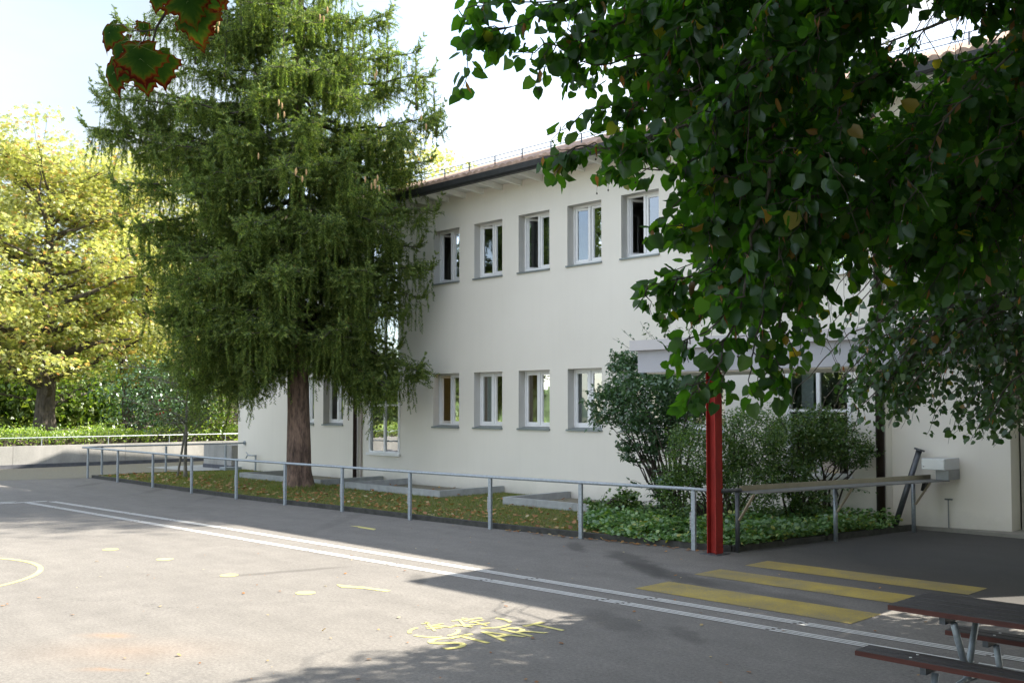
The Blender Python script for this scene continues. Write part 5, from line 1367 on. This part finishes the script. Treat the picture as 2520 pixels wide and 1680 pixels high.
t = thing('linden_tree', 'second linden with smaller dark leaves drooping low over the mailbox wall', 'linden', P(0.2, 9.3, 0))
a = MB(); tb = P(0.2, 9.3, 0); a.tube([tb, tb + Vector((0, 0, 2)), tb + Vector((-.2, .1, 4.5)), tb + Vector((-.3, .2, 8.2))], [.34, .25, .2, .05], 14); a.build('trunk', 'grey_bark', t, smooth=True)
far = []
cc = P(.7, 9.9, 5.2); rnd = random.Random(17)
def clip_far(q):
    if q.y > 15.6 or sunlit_spot(q, rnd.uniform(-26, 12)): return False
    x, y, d_ = project(q)
    if x > 2620 or d_ < 2: return True
    lim = np.interp(x, [1880, 1925, 1960, 2040, 2100, 2150, 2240, 2300, 2380, 2450, 2520, 2600], [700, 880, 915, 930, 1010, 1055, 1040, 1075, 1095, 1090, 1075, 1060])
    lft = np.interp(y, [-100, 250, 450, 620, 760, 900, 1100], [2080, 2060, 2060, 2020, 1960, 1925, 2000])
    if 2185 < x < 2395 and 38 < y < 128: return rnd.random() < .1
    return y < lim + rnd.uniform(-12, 12) and x > lft + rnd.uniform(-25, 25)
for j in range(210):
    u = rnd.uniform(-.88, .95); az = rnd.uniform(0, 2*math.pi); rr = math.sqrt(1 - u*u)
    tip = cc + Vector((math.cos(az)*rr*4.3, math.sin(az)*rr*4.0, u*3.6)) * rnd.uniform(.72, 1.0)
    h0 = tb + Vector((-.1, .1, min(8, max(2.6, tip.z - rnd.uniform(-1.0, 1.2)))))
    m_ = h0.lerp(tip, .5) + Vector((0, 0, .5)); far.append(([h0, m_, tip, tip + Vector(((tip.x-h0.x)*.12, (tip.y-h0.y)*.12, -.5))], .022, 15, .75))
for j in range(46):
    px = rnd.uniform(1960, 2560); py = rnd.uniform(560, 1020); dp_ = rnd.uniform(9.6, 12.2)
    p1 = atdepth(px, py, dp_); p0 = p1 + Vector((1.4, .2, .9)); far.append(([p0, p0.lerp(p1, .55) + Vector((0, 0, .25)), p1, p1 + Vector((-.15, 0, -.35))], .012, 13, .6))
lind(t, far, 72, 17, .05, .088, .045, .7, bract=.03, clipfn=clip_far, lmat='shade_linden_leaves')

def far_keep(q):
    x, y, d_ = project(q)
    if sunlit_spot(q, rnd.uniform(-30, 14)): return False
    return q.y < 15.4 and q.z > 2.6 and (d_ < .2 or y < -40 or x > 2560)
upper_crown(t, P(.9, 9.9, 6.6), 4.8, 4.8, 4.0, 95000, 202, far_keep)
# ---- maple twig at the top left
t = thing('maple_tree', 'red edged maple leaves on a twig hanging in at the upper left', 'maple', P(5.2, .6, 0))
a = MB(); mbs = P(6.4, -2.2, 0); a.tube([mbs, mbs + Vector((.2, .2, 2.5)), mbs + Vector((.6, 1.2, 4.6))], [.2, .16, .08], 10)
def M(px, py, d_=3.1): return atdepth(px, py, d_)
a.tube([mbs + Vector((.6, 1.2, 4.6)), M(520, -160, 3.3), M(450, -30), M(415, 20), M(385, 68), M(372, 115)], [.05, .012, .006, .005, .004, .003], 7)
a.tube([M(385, 72), M(355, 78), M(325, 76)], [.003, .0025, .002], 6); a.tube([M(362, 80), M(350, 108)], [.0025, .002], 6); a.tube([M(450, -30), M(500, -60), M(560, -30)], .003, 6)
a.build('branch', 'dark_bark', t)
MAPV = [(0, 0), (.08, -.08), (.22, -.15), (.30, -.11), (.42, -.10), (.37, .00), (.35, .10), (.45, .12), (.50, .20), (.66, .23), (.60, .32), (.63, .42), (.50, .43), (.44, .51), (.34, .52), (.32, .61), (.35, .72), (.23, .71), (.16, .81), (.07, .86), (.0, 1.0)]
def maple(px, py, d_, L, axis_, nrm, curl, seed, pet):
    """outline with lobes, triangulated as rings so that the margin can carry the red colouring"""
    rnd = random.Random(seed)
    out = MAPV + [(-x, y) for x, y in MAPV[-2:0:-1]]
    ctr = (0, .28); rings = [0.0, .35, .65, .85, 1.0]; vs, fs, ed = [], [], []
    vs.append((0, .28, 0)); ed.append(0)
    # denser outline
    dense = []
    for j in range(len(out)):
        p0, p1 = out[j], out[(j+1) % len(out)]
        dense.append(p0); dense.append(((p0[0]+p1[0])/2 + rnd.uniform(-.012, .012), (p0[1]+p1[1])/2 + rnd.uniform(-.012, .012)))
    k_ = len(dense)
    for ri, r_ in enumerate(rings[1:]):
        for (x, y) in dense:
            X, Y = ctr[0] + (x - ctr[0])*r_, ctr[1] + (y - ctr[1])*r_
            dist = math.hypot(X, Y - .28); z = -curl * dist * dist + .035*math.sin(9*X + seed) * r_
            vs.append((X, Y, z)); ed.append(r_ * (.88 if Y < 0.02 else 1.0))
    A = Vector(axis_).normalized(); N_ = Vector(nrm); Xx = A.cross(N_).normalized(); Z = Xx.cross(A)
    o_ = atdepth(px, py, d_)
    V = np.array([tuple(o_ + (Xx*x + A*y + Z*z) * L) for x, y, z in vs]); F = []
    for j in range(k_):
        j2 = (j+1) % k_; F.append((0, 1+j, 1+j2))
        for ri in range(3):
            b0 = 1 + ri*k_; b1 = b0 + k_; F.append((b0+j, b1+j, b1+j2)); F.append((b0+j, b1+j2, b0+j2))
    raw_mesh('leaf', V, np.array(F), 'maple_leaf', t, np.array(ed))
    vn = MB()
    for (vx, vy) in ((.0, .93), (.60, .30), (-.60, .30), (.37, -.06), (-.37, -.06), (.28, .62), (-.28, .62)):
        q0 = o_ + Z * .001
        if abs(vy) > .6 and vx: q0 = o_ + A * (.3 * L)
        e_ = o_ + (Xx*vx + A*vy + Z*(-curl * (vx*vx + (vy-.28)**2) + .01)) * L * .92
        vn.tube([q0, (q0 + e_) / 2 + Z * (.012 * L), e_], [.0008, .0006, .0002], 4, False)
    vn.build('leaf_veins', 'leaf_vein', t)['kind'] = 'stuff'
    s2 = MB(); s2.tube([M(*pet), o_ + (M(*pet) - o_) * .5 + Vector((0, 0, .01)), o_], .0012, 5); s2.build('leaf_stalk', 'grey_bark', t)
rv_, uv_, fv_ = _rt, _up, _fw
def dirv(r, u, f=0): return rv_*r + uv_*u + fv_*f
j0 = (352, 110, 3.1)
maple(340, 112, 3.0, .130, dirv(.12, -1, .1), dirv(.1, .30, -1), .5, 1, j0)
maple(318, 100, 3.05, .13, dirv(-.55, -.85, .1), dirv(-.2, .35, -1), .7, 2, (320, 90, 3.1))
maple(282, 60, 3.12, .10, dirv(-.55, -.8, .1), dirv(-.35, .2, -1), .8, 3, (325, 78, 3.1))
maple(285, 150, 3.15, .115, dirv(-.25, -1, .2), dirv(-.4, .25, -1), .7, 4, (340, 112, 3.1))
maple(385, 130, 3.12, .115, dirv(.25, -1, .2), dirv(.35, .2, -1), .7, 5, j0)
maple(350, 150, 3.18, .115, dirv(-.05, -.95, .3), dirv(.0, .5, -1), .6, 6, j0)
maple(345, 75, 3.15, .05, dirv(.4, .5, .3), dirv(.8, .2, -1), .6, 7, (330, 78, 3.1))
maple(470, 15, 3.1, .13, dirv(.15, -1, .1), dirv(-.25, .15, -1), .7, 8, (440, -10, 3.1))
maple(450, -25, 3.05, .12, dirv(.35, -.9, .1), dirv(.2, .45, -1), .8, 9, (440, -10, 3.1))
maple(495, -35, 3.15, .14, dirv(-.05, -1, .2), dirv(.4, .2, -1), .8, 10, (460, -30, 3.1))
maple(400, -30, 3.1, .085, dirv(-.5, -.8, .1), dirv(.1, .5, -1), .8, 11, (440, -10, 3.1))
maple(550, -45, 3.1, .075, dirv(-.3, -1, .1), dirv(.1, .5, -1), .8, 12, (560, -30, 3.1))
maple(478, 52, 3.2, .10, dirv(.05, -1, .2), dirv(-.5, .2, -1), .7, 13, (460, 0, 3.1))

# ---- trees across the yard behind the viewpoint: they are what the window panes reflect
for (px, py, lab, sd0, hh, cr0) in ((-14, -16, 'broad green tree mirrored in the lower window panes', 81, 9, 5.0), (-27, -14, 'green yard tree mirrored in the panes near the spruce', 83, 10, 5.5), (3, -15, 'dense green yard tree behind the viewpoint, mirrored by the entrance', 82, 12, 6.0)):
    tree('yard_tree', lab, 'tree', Vector((px, py, 0)), 'trees across the yard', height=hh, crown_r=cr0, crown_z0=.2, trunk_r=.3, leaf_tmpl=OVAL, leaf_mat_='green_leaves' if sd0 != 83 else 'hedge_leaves', bark='dark_bark', leaf_size=.34, tips=300, per_tip=26, seed=sd0, spread=.6)
